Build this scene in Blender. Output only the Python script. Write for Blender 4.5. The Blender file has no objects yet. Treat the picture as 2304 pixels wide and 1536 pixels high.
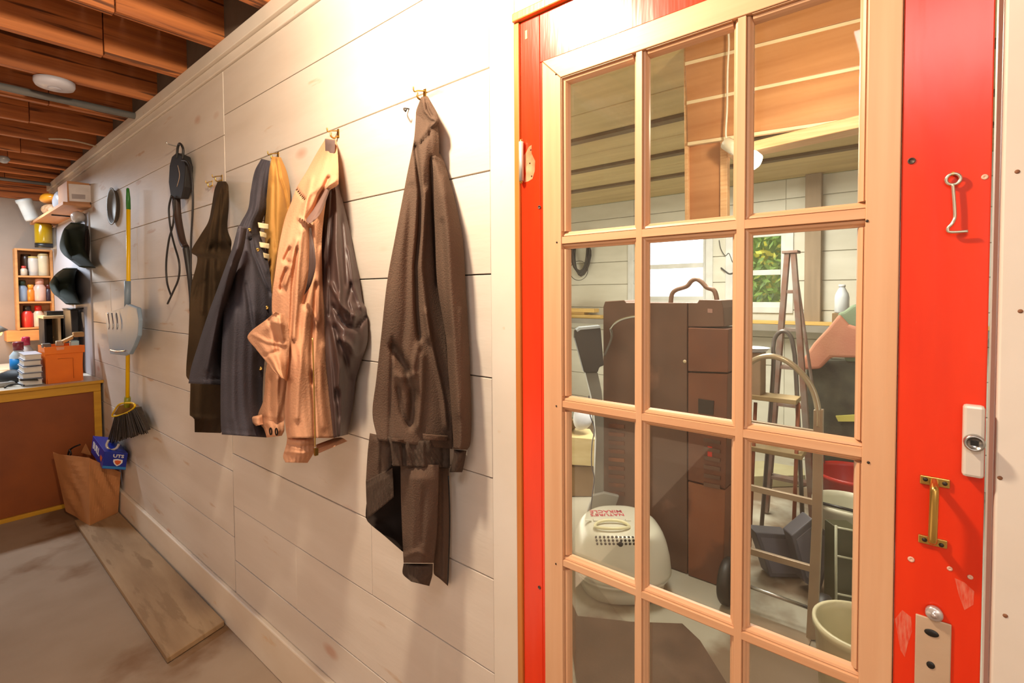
import bpy, bmesh, math, random
from mathutils import Vector, Matrix
from mathutils.geometry import tessellate_polygon
random.seed(7)
scn = bpy.context.scene
COL = scn.collection
# ------------------------------------------------------------------ camera
F_PX, CX, CY = 1120.0, 1152.0, 695.0
H, D = 1.61, 0.957                      # eye height, distance of the long wall
PITCH, ROLL, YAW = math.radians(1.8), math.radians(.4), math.radians(50.35)
FW = Vector((math.sin(YAW)*math.cos(PITCH), math.cos(YAW)*math.cos(PITCH), -math.sin(PITCH)))
_r = Vector((math.cos(YAW), -math.sin(YAW), 0)); _u = _r.cross(FW)
RT = _r*math.cos(ROLL) - _u*math.sin(ROLL)
UP = _u*math.cos(ROLL) + _r*math.sin(ROLL)
EYE = Vector((0, 0, H))
cam = bpy.data.objects.new('camera', bpy.data.cameras.new('camera'))
COL.objects.link(cam)
cam.matrix_world = Matrix(((RT.x, UP.x, -FW.x, 0), (RT.y, UP.y, -FW.y, 0), (RT.z, UP.z, -FW.z, H), (0, 0, 0, 1)))
cam.data.sensor_width = 36.0
cam.data.lens = F_PX/2304*36
cam.data.shift_y = (CY-768)/2304
cam.data.clip_start = .02
scn.camera = cam
scn.view_settings.view_transform = 'Standard'
scn.view_settings.look = 'None'
scn.view_settings.gamma = 1
scn.view_settings.use_curve_mapping = False
scn.view_settings.exposure = 0.0
# ------------------------------------------------------------------ world and lights
w = bpy.data.worlds.new('world'); scn.world = w; w.use_nodes = True
bg = w.node_tree.nodes['Background']; bg.inputs[0].default_value = (.86, .93, 1, 1); bg.inputs[1].default_value = 5.0

def light(kind, name, loc, power, col, size=.1, target=None, size_y=None, spread=None):
    l = bpy.data.lights.new(name, kind); l.energy = power; l.color = col
    if kind == 'AREA':
        l.shape = 'RECTANGLE'; l.size = size; l.size_y = size_y or size
        if spread: l.spread = spread
    elif kind in ('POINT', 'SPOT'): l.shadow_soft_size = size
    o = bpy.data.objects.new(name, l); COL.objects.link(o); o.location = loc
    if target:
        o.rotation_euler = (Vector(target)-Vector(loc)).to_track_quat('-Z', 'Y').to_euler()
    return o
light('POINT', 'ceiling_bulb_light', (.33, .93, 2.58), 120, (1, .84, .62), .06)
light('AREA', 'workbench_tube_light', (.0, 6.0, 2.62), 62, (.80, .90, 1), .9, (.0, 6.1, 0), .12)
light('AREA', 'near_room_fill', (-1.6, -1.2, 1.8), 20, (1, .92, .86), 1.6, (.8, 2.6, 1.2), 1.4)  # added fill from behind the camera
light('AREA', 'near_room_glare_fill', (-1.0, -.1, 2.72), 26, (1, .93, .88), .7, (-1.0, -.1, 0), .7)  # lamp added for glare on the red door and extra fill
light('POINT', 'workbench_lamp_light', (.30, 6.55, 1.40), 14, (1, .55, .22), .05)
light('AREA', 'near_room_bounce', (-.9, 2.6, .12), 24, (1, .68, .45), 2.4, (-.6, 2.6, 3), 3.0)
light('AREA', 'far_room_overhead_fill', (3.4, 1.2, 2.62), 130, (1, .96, .86), 2.2, (3.4, 1.2, 0), .5)  # added overhead fill for the far room, no fixture modelled
light('AREA', 'far_room_bounce', (3.2, 3.6, .3), 60, (1, .93, .78), 2.0, (3.2, 2.4, 2.7), 2.0)
light('POINT', 'far_room_bulb_light', (1.75, .30, 2.22), 16, (1, .85, .62), .04)

# ------------------------------------------------------------------ picture -> place helpers (every point gets a real plane to lie on)
def ray(x, y): return RT*((x-CX)/F_PX) - UP*((y-CY)/F_PX) + FW
def onx(x, y, X=D): d = ray(x, y); return EYE + d*(X/d.x)
def ony(x, y, Y): d = ray(x, y); return EYE + d*(Y/d.y)
def onz(x, y, Z=0): d = ray(x, y); return EYE + d*((Z-H)/d.z)
FH = Vector((FW.x, FW.y, 0)).normalized(); RH = _r.copy(); ZU = Vector((0, 0, 1))
def atd(x, depth, z):                     # point at picture column x, horizontal depth, height z
    p = FH*depth + RH*((x-CX)/F_PX*depth); return Vector((p.x, p.y, z))
def ondep(x, y, depth):
    d = ray(x, y); return EYE + d*(depth/d.dot(FH))

# ------------------------------------------------------------------ materials
def lin(c):
    if isinstance(c, str):
        c = c.lstrip('#'); c = [int(c[i:i+2], 16)/255 for i in (0, 2, 4)]
    return tuple((v/12.92 if v <= .04045 else ((v+.055)/1.055)**2.4) for v in c[:3]) + (1,)
MATS = {}
def mat(name, col, rough=.6, metal=0, var=.12, scale=6, bump=.15, bscale=80, col2=None, stretch=(1, 1, 1), spec=.5, coat=0,
        knots=None, detail=4, wear=None, emit=None, trans=0, alpha=1):
    if name in MATS: return MATS[name]
    m = bpy.data.materials.new(name); m.use_nodes = True; nt = m.node_tree; N = nt.nodes; L = nt.links
    b = N['Principled BSDF']
    b.inputs['Roughness'].default_value = rough; b.inputs['Metallic'].default_value = metal
    b.inputs['Specular IOR Level'].default_value = spec; b.inputs['Coat Weight'].default_value = coat
    b.inputs['Transmission Weight'].default_value = trans; b.inputs['Alpha'].default_value = alpha
    if emit: b.inputs['Emission Color'].default_value = lin(emit[0]); b.inputs['Emission Strength'].default_value = emit[1]
    c = lin(col); c2 = lin(col2) if col2 else tuple(v*(1-var*2) for v in c[:3])+(1,)
    tc = N.new('ShaderNodeTexCoord'); oi = N.new('ShaderNodeObjectInfo')
    mp = N.new('ShaderNodeMapping'); mp.inputs['Scale'].default_value = stretch
    cmb = N.new('ShaderNodeVectorMath'); cmb.operation = 'SCALE'; cmb.inputs[0].default_value = (13.1, 7.7, 9.3)
    L.new(oi.outputs['Random'], cmb.inputs['Scale']); L.new(cmb.outputs[0], mp.inputs['Location'])
    L.new(tc.outputs['Object'], mp.inputs['Vector'])
    nz = N.new('ShaderNodeTexNoise'); nz.inputs['Scale'].default_value = scale; nz.inputs['Detail'].default_value = detail
    L.new(mp.outputs[0], nz.inputs['Vector'])
    rp = N.new('ShaderNodeValToRGB'); rp.color_ramp.elements[0].position = .3; rp.color_ramp.elements[1].position = .7
    rp.color_ramp.elements[0].color = c2; rp.color_ramp.elements[1].color = c
    L.new(nz.outputs['Fac'], rp.inputs[0]); out = rp.outputs[0]
    if knots:                              # (colour, cell scale, radius, strength)
        kc, ks, kr, kst = knots
        vo = N.new('ShaderNodeTexVoronoi'); vo.inputs['Scale'].default_value = ks
        mp2 = N.new('ShaderNodeMapping'); mp2.inputs['Scale'].default_value = [1 if s > .99 else .45 for s in [v/max(stretch) for v in stretch]]
        L.new(tc.outputs['Object'], mp2.inputs['Vector']); L.new(cmb.outputs[0], mp2.inputs['Location'])
        L.new(mp2.outputs[0], vo.inputs['Vector'])
        r2 = N.new('ShaderNodeValToRGB'); r2.color_ramp.elements[0].position = kr*.4; r2.color_ramp.elements[1].position = kr
        r2.color_ramp.elements[0].color = (kst, kst, kst, 1); r2.color_ramp.elements[1].color = (0, 0, 0, 1)
        L.new(vo.outputs['Distance'], r2.inputs[0])
        mx = N.new('ShaderNodeMix'); mx.data_type = 'RGBA'; mx.inputs[7].default_value = lin(kc)
        L.new(r2.outputs[0], mx.inputs[0]); L.new(out, mx.inputs[6]); out = mx.outputs[2]
    if wear:                               # (colour, scale, threshold)
        n3 = N.new('ShaderNodeTexNoise'); n3.inputs['Scale'].default_value = wear[1]; n3.inputs['Detail'].default_value = 7
        L.new(mp.outputs[0] if len(wear) < 4 else tc.outputs['Object'], n3.inputs['Vector'])
        r3 = N.new('ShaderNodeValToRGB'); r3.color_ramp.elements[0].position = wear[2]; r3.color_ramp.elements[1].position = wear[2]+.06
        L.new(n3.outputs['Fac'], r3.inputs[0])
        mx = N.new('ShaderNodeMix'); mx.data_type = 'RGBA'; mx.inputs[7].default_value = lin(wear[0])
        L.new(r3.outputs[0], mx.inputs[0]); L.new(out, mx.inputs[6]); out = mx.outputs[2]
    L.new(out, b.inputs['Base Color'])
    if bump:
        n2 = N.new('ShaderNodeTexNoise'); n2.inputs['Scale'].default_value = bscale; n2.inputs['Detail'].default_value = 3
        L.new(mp.outputs[0], n2.inputs['Vector'])
        bp = N.new('ShaderNodeBump'); bp.inputs['Strength'].default_value = bump; bp.inputs['Distance'].default_value = .004
        L.new(n2.outputs['Fac'], bp.inputs['Height']); L.new(bp.outputs[0], b.inputs['Normal'])
    MATS[name] = m; return m

def glass_mat(name, tint, refl, dust):
    m = bpy.data.materials.new(name); m.use_nodes = True; nt = m.node_tree; N = nt.nodes; L = nt.links
    for n in list(N): N.remove(n)
    o = N.new('ShaderNodeOutputMaterial'); t = N.new('ShaderNodeBsdfTransparent'); t.inputs[0].default_value = tint
    g = N.new('ShaderNodeBsdfGlossy'); g.inputs['Roughness'].default_value = .02
    fr = N.new('ShaderNodeFresnel'); fr.inputs[0].default_value = 1.5
    mu = N.new('ShaderNodeMath'); mu.operation = 'MULTIPLY'; mu.inputs[1].default_value = refl
    m1 = N.new('ShaderNodeMixShader'); L.new(fr.outputs[0], mu.inputs[0]); L.new(mu.outputs[0], m1.inputs[0])
    L.new(t.outputs[0], m1.inputs[1]); L.new(g.outputs[0], m1.inputs[2])
    df = N.new('ShaderNodeBsdfDiffuse'); df.inputs[0].default_value = (.8, .74, .64, 1)
    tc = N.new('ShaderNodeTexCoord'); nz = N.new('ShaderNodeTexNoise'); nz.inputs['Scale'].default_value = 9; nz.inputs['Detail'].default_value = 8
    L.new(tc.outputs['Object'], nz.inputs['Vector'])
    rp = N.new('ShaderNodeValToRGB'); rp.color_ramp.elements[0].position = .35; rp.color_ramp.elements[1].position = .8
    rp.color_ramp.elements[0].color = (dust, dust, dust, 1); rp.color_ramp.elements[1].color = (dust*2.6,)*3+(1,)
    L.new(nz.outputs['Fac'], rp.inputs[0])
    m2 = N.new('ShaderNodeMixShader'); L.new(rp.outputs[0], m2.inputs[0]); L.new(m1.outputs[0], m2.inputs[1]); L.new(df.outputs[0], m2.inputs[2])
    L.new(m2.outputs[0], o.inputs[0]); MATS[name] = m; return m

# woods: stretch is high across the grain, low along it
def wood(name, c, c2, along, rough=.6, bump=.2, knots=None, scale=1.0, spec=.4, wear=None):
    s = {'x': (1.2, 26, 26), 'y': (26, 1.2, 26), 'z': (26, 26, 1.2)}[along]
    return mat(name, c, rough, col2=c2, stretch=s, scale=scale, bump=bump, bscale=3.0, knots=knots, spec=spec, wear=wear)

M_plank = mat('white_plank', '#d6cabd', .55, col2='#cbbdae', stretch=(4, 1, 6), scale=1.3, bump=.12, bscale=14, knots=('#b98468', 4.3, .12, .62), wear=('#c2a488', 2.4, .66))
M_white = mat('white_paint', '#dcd1c4', .5, col2='#d2c5b5', scale=3, bump=.08, bscale=40, wear=('#cdb090', 16, .70))
M_base = mat('worn_white_board', '#dfd0bd', .55, col2='#d3bfa6', stretch=(1, .35, 1), scale=5, bump=.15, bscale=30, wear=('#d2ab7c', 9, .62))
M_red = mat('red_paint', '#e5370f', .26, col2='#d52c0b', stretch=(1, 3, .5), scale=5, bump=.25, bscale=9, wear=('#e0a58e', 30, .77), spec=.5)
M_orange = mat('orange_brown_wood', '#cc7a34', .4, col2='#a85c24', stretch=(20, 20, 1), scale=1.2, bump=.1, bscale=8)
M_pine = mat('bare_pine', '#d9ab84', .42, col2='#cc976e', stretch=(26, 26, 1.4), scale=1.0, bump=.12, bscale=3, knots=('#a86a38', 5, .05, .7), spec=.5)
M_pineh = mat('bare_pine_h', '#d9ab84', .42, col2='#cc976e', stretch=(26, 1.4, 26), scale=1.0, bump=.12, bscale=3, spec=.5)
M_joist = wood('old_fir_joist', '#c9783e', '#94532a', 'x', .6, .3, knots=('#43200e', 6, .11, .9), wear=('#5e3216', 1.3, .56))
M_sub = wood('dark_subfloor', '#50301a', '#321c0e', 'y', .7)
M_backing = mat('dark_gap', '#6b5a4a', .9, bump=0)
M_conc = mat('concrete', '#a48d76', .8, col2='#8c7359', scale=1.7, bump=.3, bscale=25, detail=11, wear=('#7c5c3e', 1.3, .57))
M_conc2 = mat('concrete_pale', '#b9b4a4', .7, col2='#9c9583', scale=1.5, bump=.2, bscale=25, detail=9, wear=('#75604a', 1.0, .53))
M_ply = mat('old_plywood', '#a88a66', .75, col2='#8d6e4c', stretch=(8, 1.3, 1), scale=1.4, bump=.25, bscale=12, detail=10, wear=('#8a6c4a', 2.6, .54))
M_grey = mat('grey_paint', '#d6d0c6', .6, bump=.05)
M_brass = mat('brass', '#c9a75c', .28, .9, bump=0, col2='#a8823e')
M_steel = mat('steel', '#b8b6b2', .3, .9, bump=0)
M_chrome = mat('chrome', '#dcdcdc', .12, 1, bump=0)
M_black = mat('black_plastic', '#191716', .4, bump=.05)
M_rubber = mat('black_rubber', '#262220', .5, bump=.05)
M_screw = mat('screw_dark', '#3a3028', .5, .4, bump=0)

# ------------------------------------------------------------------ mesh accumulator
OFF = {}
def thing(name, label, cat, loc=(0, 0, 0), group=None, kind=None):
    o = bpy.data.objects.new(name, None); COL.objects.link(o); o.location = loc; o.empty_display_size = .05
    if label: o['label'] = label
    if cat: o['category'] = cat
    if group: o['group'] = group
    if kind: o['kind'] = kind
    OFF[o.name] = Vector(loc); return o
class B:
    def __init__(s): s.v = []; s.f = []; s.sm = []
    def add(s, vs, fs, smooth=False):
        n = len(s.v); s.v += [Vector(p) for p in vs]; s.f += [tuple(i+n for i in f) for f in fs]; s.sm += [smooth]*len(fs); return s
    def box(s, x0, x1, y0, y1, z0, z1):
        x0, x1 = min(x0, x1), max(x0, x1); y0, y1 = min(y0, y1), max(y0, y1); z0, z1 = min(z0, z1), max(z0, z1)
        return s.hexa([(x0, y0, z0), (x1, y0, z0), (x1, y1, z0), (x0, y1, z0)], [(x0, y0, z1), (x1, y0, z1), (x1, y1, z1), (x0, y1, z1)])
    def hexa(s, a, b):
        return s.add(list(a)+list(b), [(3, 2, 1, 0), (4, 5, 6, 7), (0, 1, 5, 4), (1, 2, 6, 5), (2, 3, 7, 6), (3, 0, 4, 7)])
    def obox(s, c, ax, ay, az):           # centre and three half-axis vectors
        c, ax, ay, az = map(Vector, (c, ax, ay, az))
        q = [(-1, -1), (1, -1), (1, 1), (-1, 1)]
        return s.hexa([c+ax*i+ay*j-az for i, j in q], [c+ax*i+ay*j+az for i, j in q])
    def prism(s, pts, vec, smooth=False):
        pts = [Vector(p) for p in pts]; vec = Vector(vec); n = len(pts)
        s.add(pts+[p+vec for p in pts], [tuple(reversed(range(n))), tuple(range(n, 2*n))]+[(i, (i+1) % n, (i+1) % n+n, i+n) for i in range(n)], smooth); return s
    def tube(s, pts, r, n=8, smooth_path=True, closed=False, caps=True):
        pts = [Vector(p) for p in pts]
        if smooth_path and len(pts) > 2:
            q = []; m = len(pts)
            for i in range(m if closed else m-1):
                p0 = pts[(i-1) % m] if closed or i else pts[0]; p1 = pts[i]; p2 = pts[(i+1) % m]; p3 = pts[(i+2) % m] if closed or i+2 < m else pts[-1]
                for k in range(6):
                    t = k/6; q.append(.5*((2*p1)+(p2-p0)*t+(2*p0-5*p1+4*p2-p3)*t*t+(3*p1-p0-3*p2+p3)*t**3))
            if not closed: q.append(pts[-1])
            pts = q
        rs = r if callable(r) else (lambda t: r)
        m = len(pts); vs = []; nrm = None
        for i, p in enumerate(pts):
            a = pts[(i-1) % m] if (closed or i > 0) else p; b = pts[(i+1) % m] if (closed or i < m-1) else p
            t = (b-a).normalized() if (b-a).length > 1e-9 else Vector((0, 0, 1))
            if nrm is None: nrm = t.orthogonal().normalized()
            nrm = (nrm-t*nrm.dot(t)); nrm = nrm.normalized() if nrm.length > 1e-6 else t.orthogonal().normalized()
            bn = t.cross(nrm); rr = rs(i/max(1, m-1))
            vs += [p+(nrm*math.cos(2*math.pi*k/n)+bn*math.sin(2*math.pi*k/n))*rr for k in range(n)]
        fs = []
        for i in range(m if closed else m-1):
            j = (i+1) % m
            fs += [(i*n+k, i*n+(k+1) % n, j*n+(k+1) % n, j*n+k) for k in range(n)]
        s.add(vs, fs, True)
        if caps and not closed: s.add(vs[:n], [tuple(reversed(range(n)))]); s.add(vs[-n:], [tuple(range(n))])
        return s
    def lathe(s, base, prof, n=24, axis=(0, 0, 1), sx=1, sy=1, xdir=None, smooth=True):
        base = Vector(base); az = Vector(axis).normalized()
        ax = Vector(xdir).normalized() if xdir else (RH.copy() if abs(az.z) > .9 else az.orthogonal().normalized())
        ax = (ax-az*ax.dot(az)).normalized(); ay = az.cross(ax); vs = []; fs = []
        for r, z in prof:
            vs += [base+az*z+ax*(r*sx*math.cos(2*math.pi*k/n))+ay*(r*sy*math.sin(2*math.pi*k/n)) for k in range(n)]
        for i in range(len(prof)-1):
            fs += [(i*n+k, i*n+(k+1) % n, (i+1)*n+(k+1) % n, (i+1)*n+k) for k in range(n)]
        s.add(vs, fs, smooth)
        if prof[0][0] > 1e-4: s.add(vs[:n], [tuple(reversed(range(n)))])
        if prof[-1][0] > 1e-4: s.add(vs[-n:], [tuple(range(n))])
        return s
    def build(s, name, m, parent=None, bevel=0, label=None, cat=None, group=None, kind=None, sub=0, seg=2):
        me = bpy.data.meshes.new(name)
        if parent is not None: off = OFF[parent.name]
        else:
            xs = [v.x for v in s.v]; ys = [v.y for v in s.v]; zs = [v.z for v in s.v]
            off = Vector(((min(xs)+max(xs))/2, (min(ys)+max(ys))/2, min(zs)))
        me.from_pydata([tuple(v-off) for v in s.v], [], s.f); me.update()
        for p, q in zip(me.polygons, s.sm): p.use_smooth = q
        bm = bmesh.new(); bm.from_mesh(me); bmesh.ops.remove_doubles(bm, verts=bm.verts, dist=1e-6); bmesh.ops.recalc_face_normals(bm, faces=bm.faces); bm.to_mesh(me); bm.free()
        me.materials.append(m)
        o = bpy.data.objects.new(name, me); COL.objects.link(o)
        if parent is not None: o.parent = parent
        else: o.location = off
        OFF[o.name] = off
        if bevel:
            b = o.modifiers.new('bevel', 'BEVEL'); b.width = bevel; b.segments = seg; b.limit_method = 'ANGLE'; b.angle_limit = math.radians(35)
        if sub:
            b = o.modifiers.new('sub', 'SUBSURF'); b.levels = sub; b.render_levels = sub
        if label: o['label'] = label
        if cat: o['category'] = cat
        if group: o['group'] = group
        if kind: o['kind'] = kind
        return o
def box(name, m, parent, *a, bevel=0, **k): return B().box(*a).build(name, m, parent, bevel, **k)

def text_mesh(name, string, origin, right, up, size, m, parent, depth=.0008, align='CENTER', bold=0):
    cu = bpy.data.curves.new(name, 'FONT'); cu.body = string; cu.size = size; cu.align_x = align; cu.align_y = 'CENTER'; cu.extrude = depth; cu.offset = bold; cu.resolution_u = 2
    to = bpy.data.objects.new('tmp', cu); COL.objects.link(to)
    dg = bpy.context.evaluated_depsgraph_get(); me = bpy.data.meshes.new_from_object(to.evaluated_get(dg))
    bpy.data.objects.remove(to); me.name = name
    r = Vector(right).normalized(); u = Vector(up).normalized(); n = r.cross(u)
    off = OFF[parent.name]; org = Vector(origin)
    for v in me.vertices: c = v.co.copy(); v.co = org+r*c.x+u*c.y+n*c.z-off
    me.materials.clear(); me.materials.append(m)
    o = bpy.data.objects.new(name, me); COL.objects.link(o); o.parent = parent; OFF[o.name] = off; return o

def ez(t): t = max(0, min(1, t*.75)); return 1-(1-t)**2
# ------------------------------------------------------------------ hanging cloth: a closed volume between its outer sheet and the wall
def cloth(rows, offL, offR, thick=.03, bulge=.02, creases=(), nu=36, nv=70, wav=(.004, 5), X=D, seed=0, pw=1.0, CS=.6, solid=False):
    rnd = random.Random(seed); ph = [rnd.random()*6.28 for _ in range(6)]
    rows = [tuple(map(float, r)) for r in rows]; n = len(rows)
    ts = [0.0]
    for a, b in zip(rows, rows[1:]): ts.append(ts[-1]+max(1, abs((b[1]+b[3])-(a[1]+a[3]))*.5+abs((b[0]+b[2])-(a[0]+a[2]))*.2))
    T = ts[-1]; ts = [t/T for t in ts]
    def at(v):
        i = 0
        while i < n-2 and ts[i+1] < v: i += 1
        k = (v-ts[i])/(ts[i+1]-ts[i]); k = min(1, max(0, k)); out = []
        for j in range(4):
            p1, p2 = rows[i][j], rows[i+1][j]; h = ts[i+1]-ts[i]
            m1 = (p2-rows[i-1][j])/(ts[i+1]-ts[i-1])*h if i else p2-p1
            m2 = (rows[i+2][j]-p1)/(ts[i+2]-ts[i])*h if i+2 < n else p2-p1
            m1 = max(-abs(3*(p2-p1)), min(abs(3*(p2-p1)), m1)); m2 = max(-abs(3*(p2-p1)), min(abs(3*(p2-p1)), m2))
            out.append((2*k**3-3*k*k+1)*p1+(k**3-2*k*k+k)*m1+(-2*k**3+3*k*k)*p2+(k**3-k*k)*m2)
        return out
    cr = []
    for c in creases:
        pts, wd, amp = c[:3]; cr.append((pts, wd, amp))
    fv = offL if callable(offL) else (lambda v: offL); gv = offR if callable(offR) else (lambda v: offR)
    front = []; back = []
    for j in range(nv+1):
        v = j/nv; xl, yl, xr, yr = at(v)
        for i in range(nu+1):
            u = i/nu
            px = xl+(xr-xl)*u; py = yl+(yr-yl)*u
            e = math.sin(math.pi*u)
            o = fv(v)*(1-u)**pw+gv(v)*(1-(1-u)**pw)+bulge*e*min(1, v*6+.15)
            dr_ = ray(px, py); gz = min(1.0, 1.25*dr_.x/dr_.length)
            o += .6*gz*wav[0]*min(1, e*3)*(math.sin(wav[1]*2*math.pi*u*(1+.15*math.sin(3*v+ph[0]))+ph[1]+2.2*math.sin(2.1*v+ph[2]))*(.35+.65*v)+.25*math.sin(wav[1]*3.7*u+5*v+ph[3])+.25*math.sin(11*v+4*u+ph[4]))
            for pts, wd, amp in cr:
                dm = 1e9
                for a, b in zip(pts, pts[1:]):
                    dx, dy = b[0]-a[0], b[1]-a[1]; L2 = dx*dx+dy*dy or 1
                    t = max(0, min(1, ((px-a[0])*dx+(py-a[1])*dy)/L2)); q = (px-a[0]-dx*t)**2+(py-a[1]-dy*t)**2
                    if q < dm: dm = q
                if dm < 9*wd*wd: o += CS*gz*amp*math.exp(-dm/(wd*wd))
            o = max(.006, o)
            front.append(onx(px, py, X-o))
            if solid: back.append(front[-1]+Vector((min(o-.004, thick*(.35+.65*math.sqrt(e))), 0, 0)))
            else: back.append(front[-1]+dr_.normalized()*min((o-.004)*dr_.length/dr_.x, .004+thick*1.5*math.sqrt(e)))
    W = nu+1; N = len(front); fs = []
    for j in range(nv):
        for i in range(nu):
            a = j*W+i; fs.append((a, a+1, a+W+1, a+W)); fs.append((N+a, N+a+W, N+a+W+1, N+a+1))
    for j in range(nv):
        a = j*W; fs.append((a, a+W, N+a+W, N+a)); a = j*W+nu; fs.append((a, N+a, N+a+W, a+W))
    for i in range(nu):
        a = i; fs.append((a, N+a, N+a+1, a+1)); a = nv*W+i; fs.append((a, a+1, N+a+1, N+a))
    b = B(); b.add(front+back, fs, True); return b

#@@STRUCTURE
# ------------------------------------------------------------------ near room shell
floor = B().box(-2.6, D+.02, -1.5, 7.25, -.1, 0).build('floor', M_conc, kind='structure')
# long plank wall: a backing with each plank laid on it
YH = .761; DW = .83
wall = B().box(D+.014, D+.09, .781, 7.2, 0, 3.0).build('wall_right', M_backing, kind='structure')
def plank(y0, y1, z0, z1):
    j = random.uniform(-.0012, .0012)
    box('plank', M_plank, wall, D+j, D+.014, y0+.0012, y1-.0012, z0+.0016, z1-.0016, bevel=.0012, seg=1)
zl = [0, .13, .45, .77, 1.085, 1.40, 1.72, 2.06, 2.36, 2.655]
for i, (a, b_) in enumerate(zip(zl, zl[1:])):
    jt = [None, 4.9, None, 5.0, None, 4.7, 3.98, None, 4.55][i]
    if jt: plank(2.535, jt, a, b_); plank(jt, 7.1, a, b_)
    else: plank(2.535, 7.1, a, b_)
zr = [0, .07, .34, .603, .857, 1.127, 1.39, 1.66, 1.925, 2.185, 2.45, 2.655]
for i, (a, b_) in enumerate(zip(zr, zr[1:])):
    jt = {2: 1.93, 3: 1.41}.get(i)
    if jt: plank(.862, jt, a, b_); plank(jt, 2.53, a, b_)
    else: plank(.862, 2.53, a, b_)
box('top_board', M_white, wall, D-.012, D+.014, -1.5, 7.1, 2.655, 2.70, bevel=.004)
box('top_plate', M_white, wall, D-.028, D+.014, -1.5, 7.1, 2.702, 2.762, bevel=.003)
box('rim_board', M_grey, wall, D+.02, D+.05, .781, 7.1, 2.762, 2.99)
B().box(D-.022, D, .80, 4.62, 0, .185).build('baseboard_right', M_base, bevel=.006, kind='structure')
# casing, jamb stops and head moulding
def trim(n, m, *a, bevel=.003): return B().box(*a).build('trim_%d' % n, m, bevel=bevel, kind='structure')
trim(1, M_white, D-.003, D+.02, YH+.018, .861, 0, 2.655)
trim(2, M_orange, D-.006, D+.045, YH+.001, YH+.0175, 0, 2.262)
trim(3, M_orange, D-.012, D+.045, YH-DW-.01, YH+.0175, 2.2635, 2.285)
TR4 = trim(4, M_white, D-.006, D+.03, -.50, YH-DW-.010, 0, 2.655)
trim(5, M_white, D-.001, D+.02, YH-DW-.0095, YH+.0178, 2.286, 2.655)
trim(6, M_white, D-.001, D+.02, -1.5, -.502, 0, 2.655)
B().box(D+.10, D+.13, -1.5, -.08, 0, 2.7).build('wall_near', M_white, kind='structure')
# ceiling of the near room: subfloor boards on joists
ceil = thing('ceiling', None, None, (-.8, 3, 2.75), kind='structure')
yj = [-.9, -.4, .1, .6, 1.09, 1.58, 2.07, 2.565, 3.06, 3.56, 4.08, 4.58, 5.08, 5.58, 6.08, 6.58, 7.0]
for k, y in enumerate(yj):
    lap = .62-.03*(k % 4)+(-.35 if k % 3 == 0 else 0)+(.03 if k == 7 else 0)
    dz = random.uniform(-.004, .006)
    box('joist', M_joist, ceil, -2.6, lap, y-.02, y+.02, 2.762+dz, 2.99, bevel=.002, seg=1)
    box('joist', M_joist, ceil, lap+.004, D+.018, y-.024, y+.018, 2.765, 2.99, bevel=.002, seg=1)
for k in range(24):
    box('subfloor_board', M_sub, ceil, -2.6+k*.15, -2.6+k*.15+.146, -1.5, 7.2, 2.992, 3.01)
box('header_beam', M_joist, ceil, -2.6, D, 7.03, 7.09, 2.60, 2.758)
# remaining walls
B().box(-2.6, D+.1, 7.1, 7.2, 0, 3.0).build('wall_far', mat('tan_wall', '#9c8b7c', .7, scale=2, bump=.1), kind='structure')
B().box(-2.7, -2.6, -1.5, 7.2, 0, 3.0).build('wall_left', mat('pale_wall', '#d9cdbd', .8), kind='structure')
B().box(-2.7, D+.1, -1.6, -1.5, 0, 3.0).build('wall_back', MATS['pale_wall'], kind='structure')

# ------------------------------------------------------------------ the door
door = thing('door_1', None, None, (D+.02, YH-DW/2, .2), kind='structure')
def dw(w_): return YH-w_
X1 = D+.036
box('stile', M_red, door, D, X1, dw(0), dw(.0575), .20, 2.262, bevel=.0015)
box('stile', M_red, door, D, X1, dw(.7315), dw(DW), .20, 2.262, bevel=.0015)
box('top_rail', M_red, door, D, X1, dw(.058), dw(.731), 2.150, 2.262, bevel=.0015)
box('bottom_rail', M_red, door, D, X1, dw(.058), dw(.731), .20, .50, bevel=.0015)
box('lining_strip', M_red, door, D+.001, X1, dw(.058), dw(.066), .5005, 2.1495)
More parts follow.
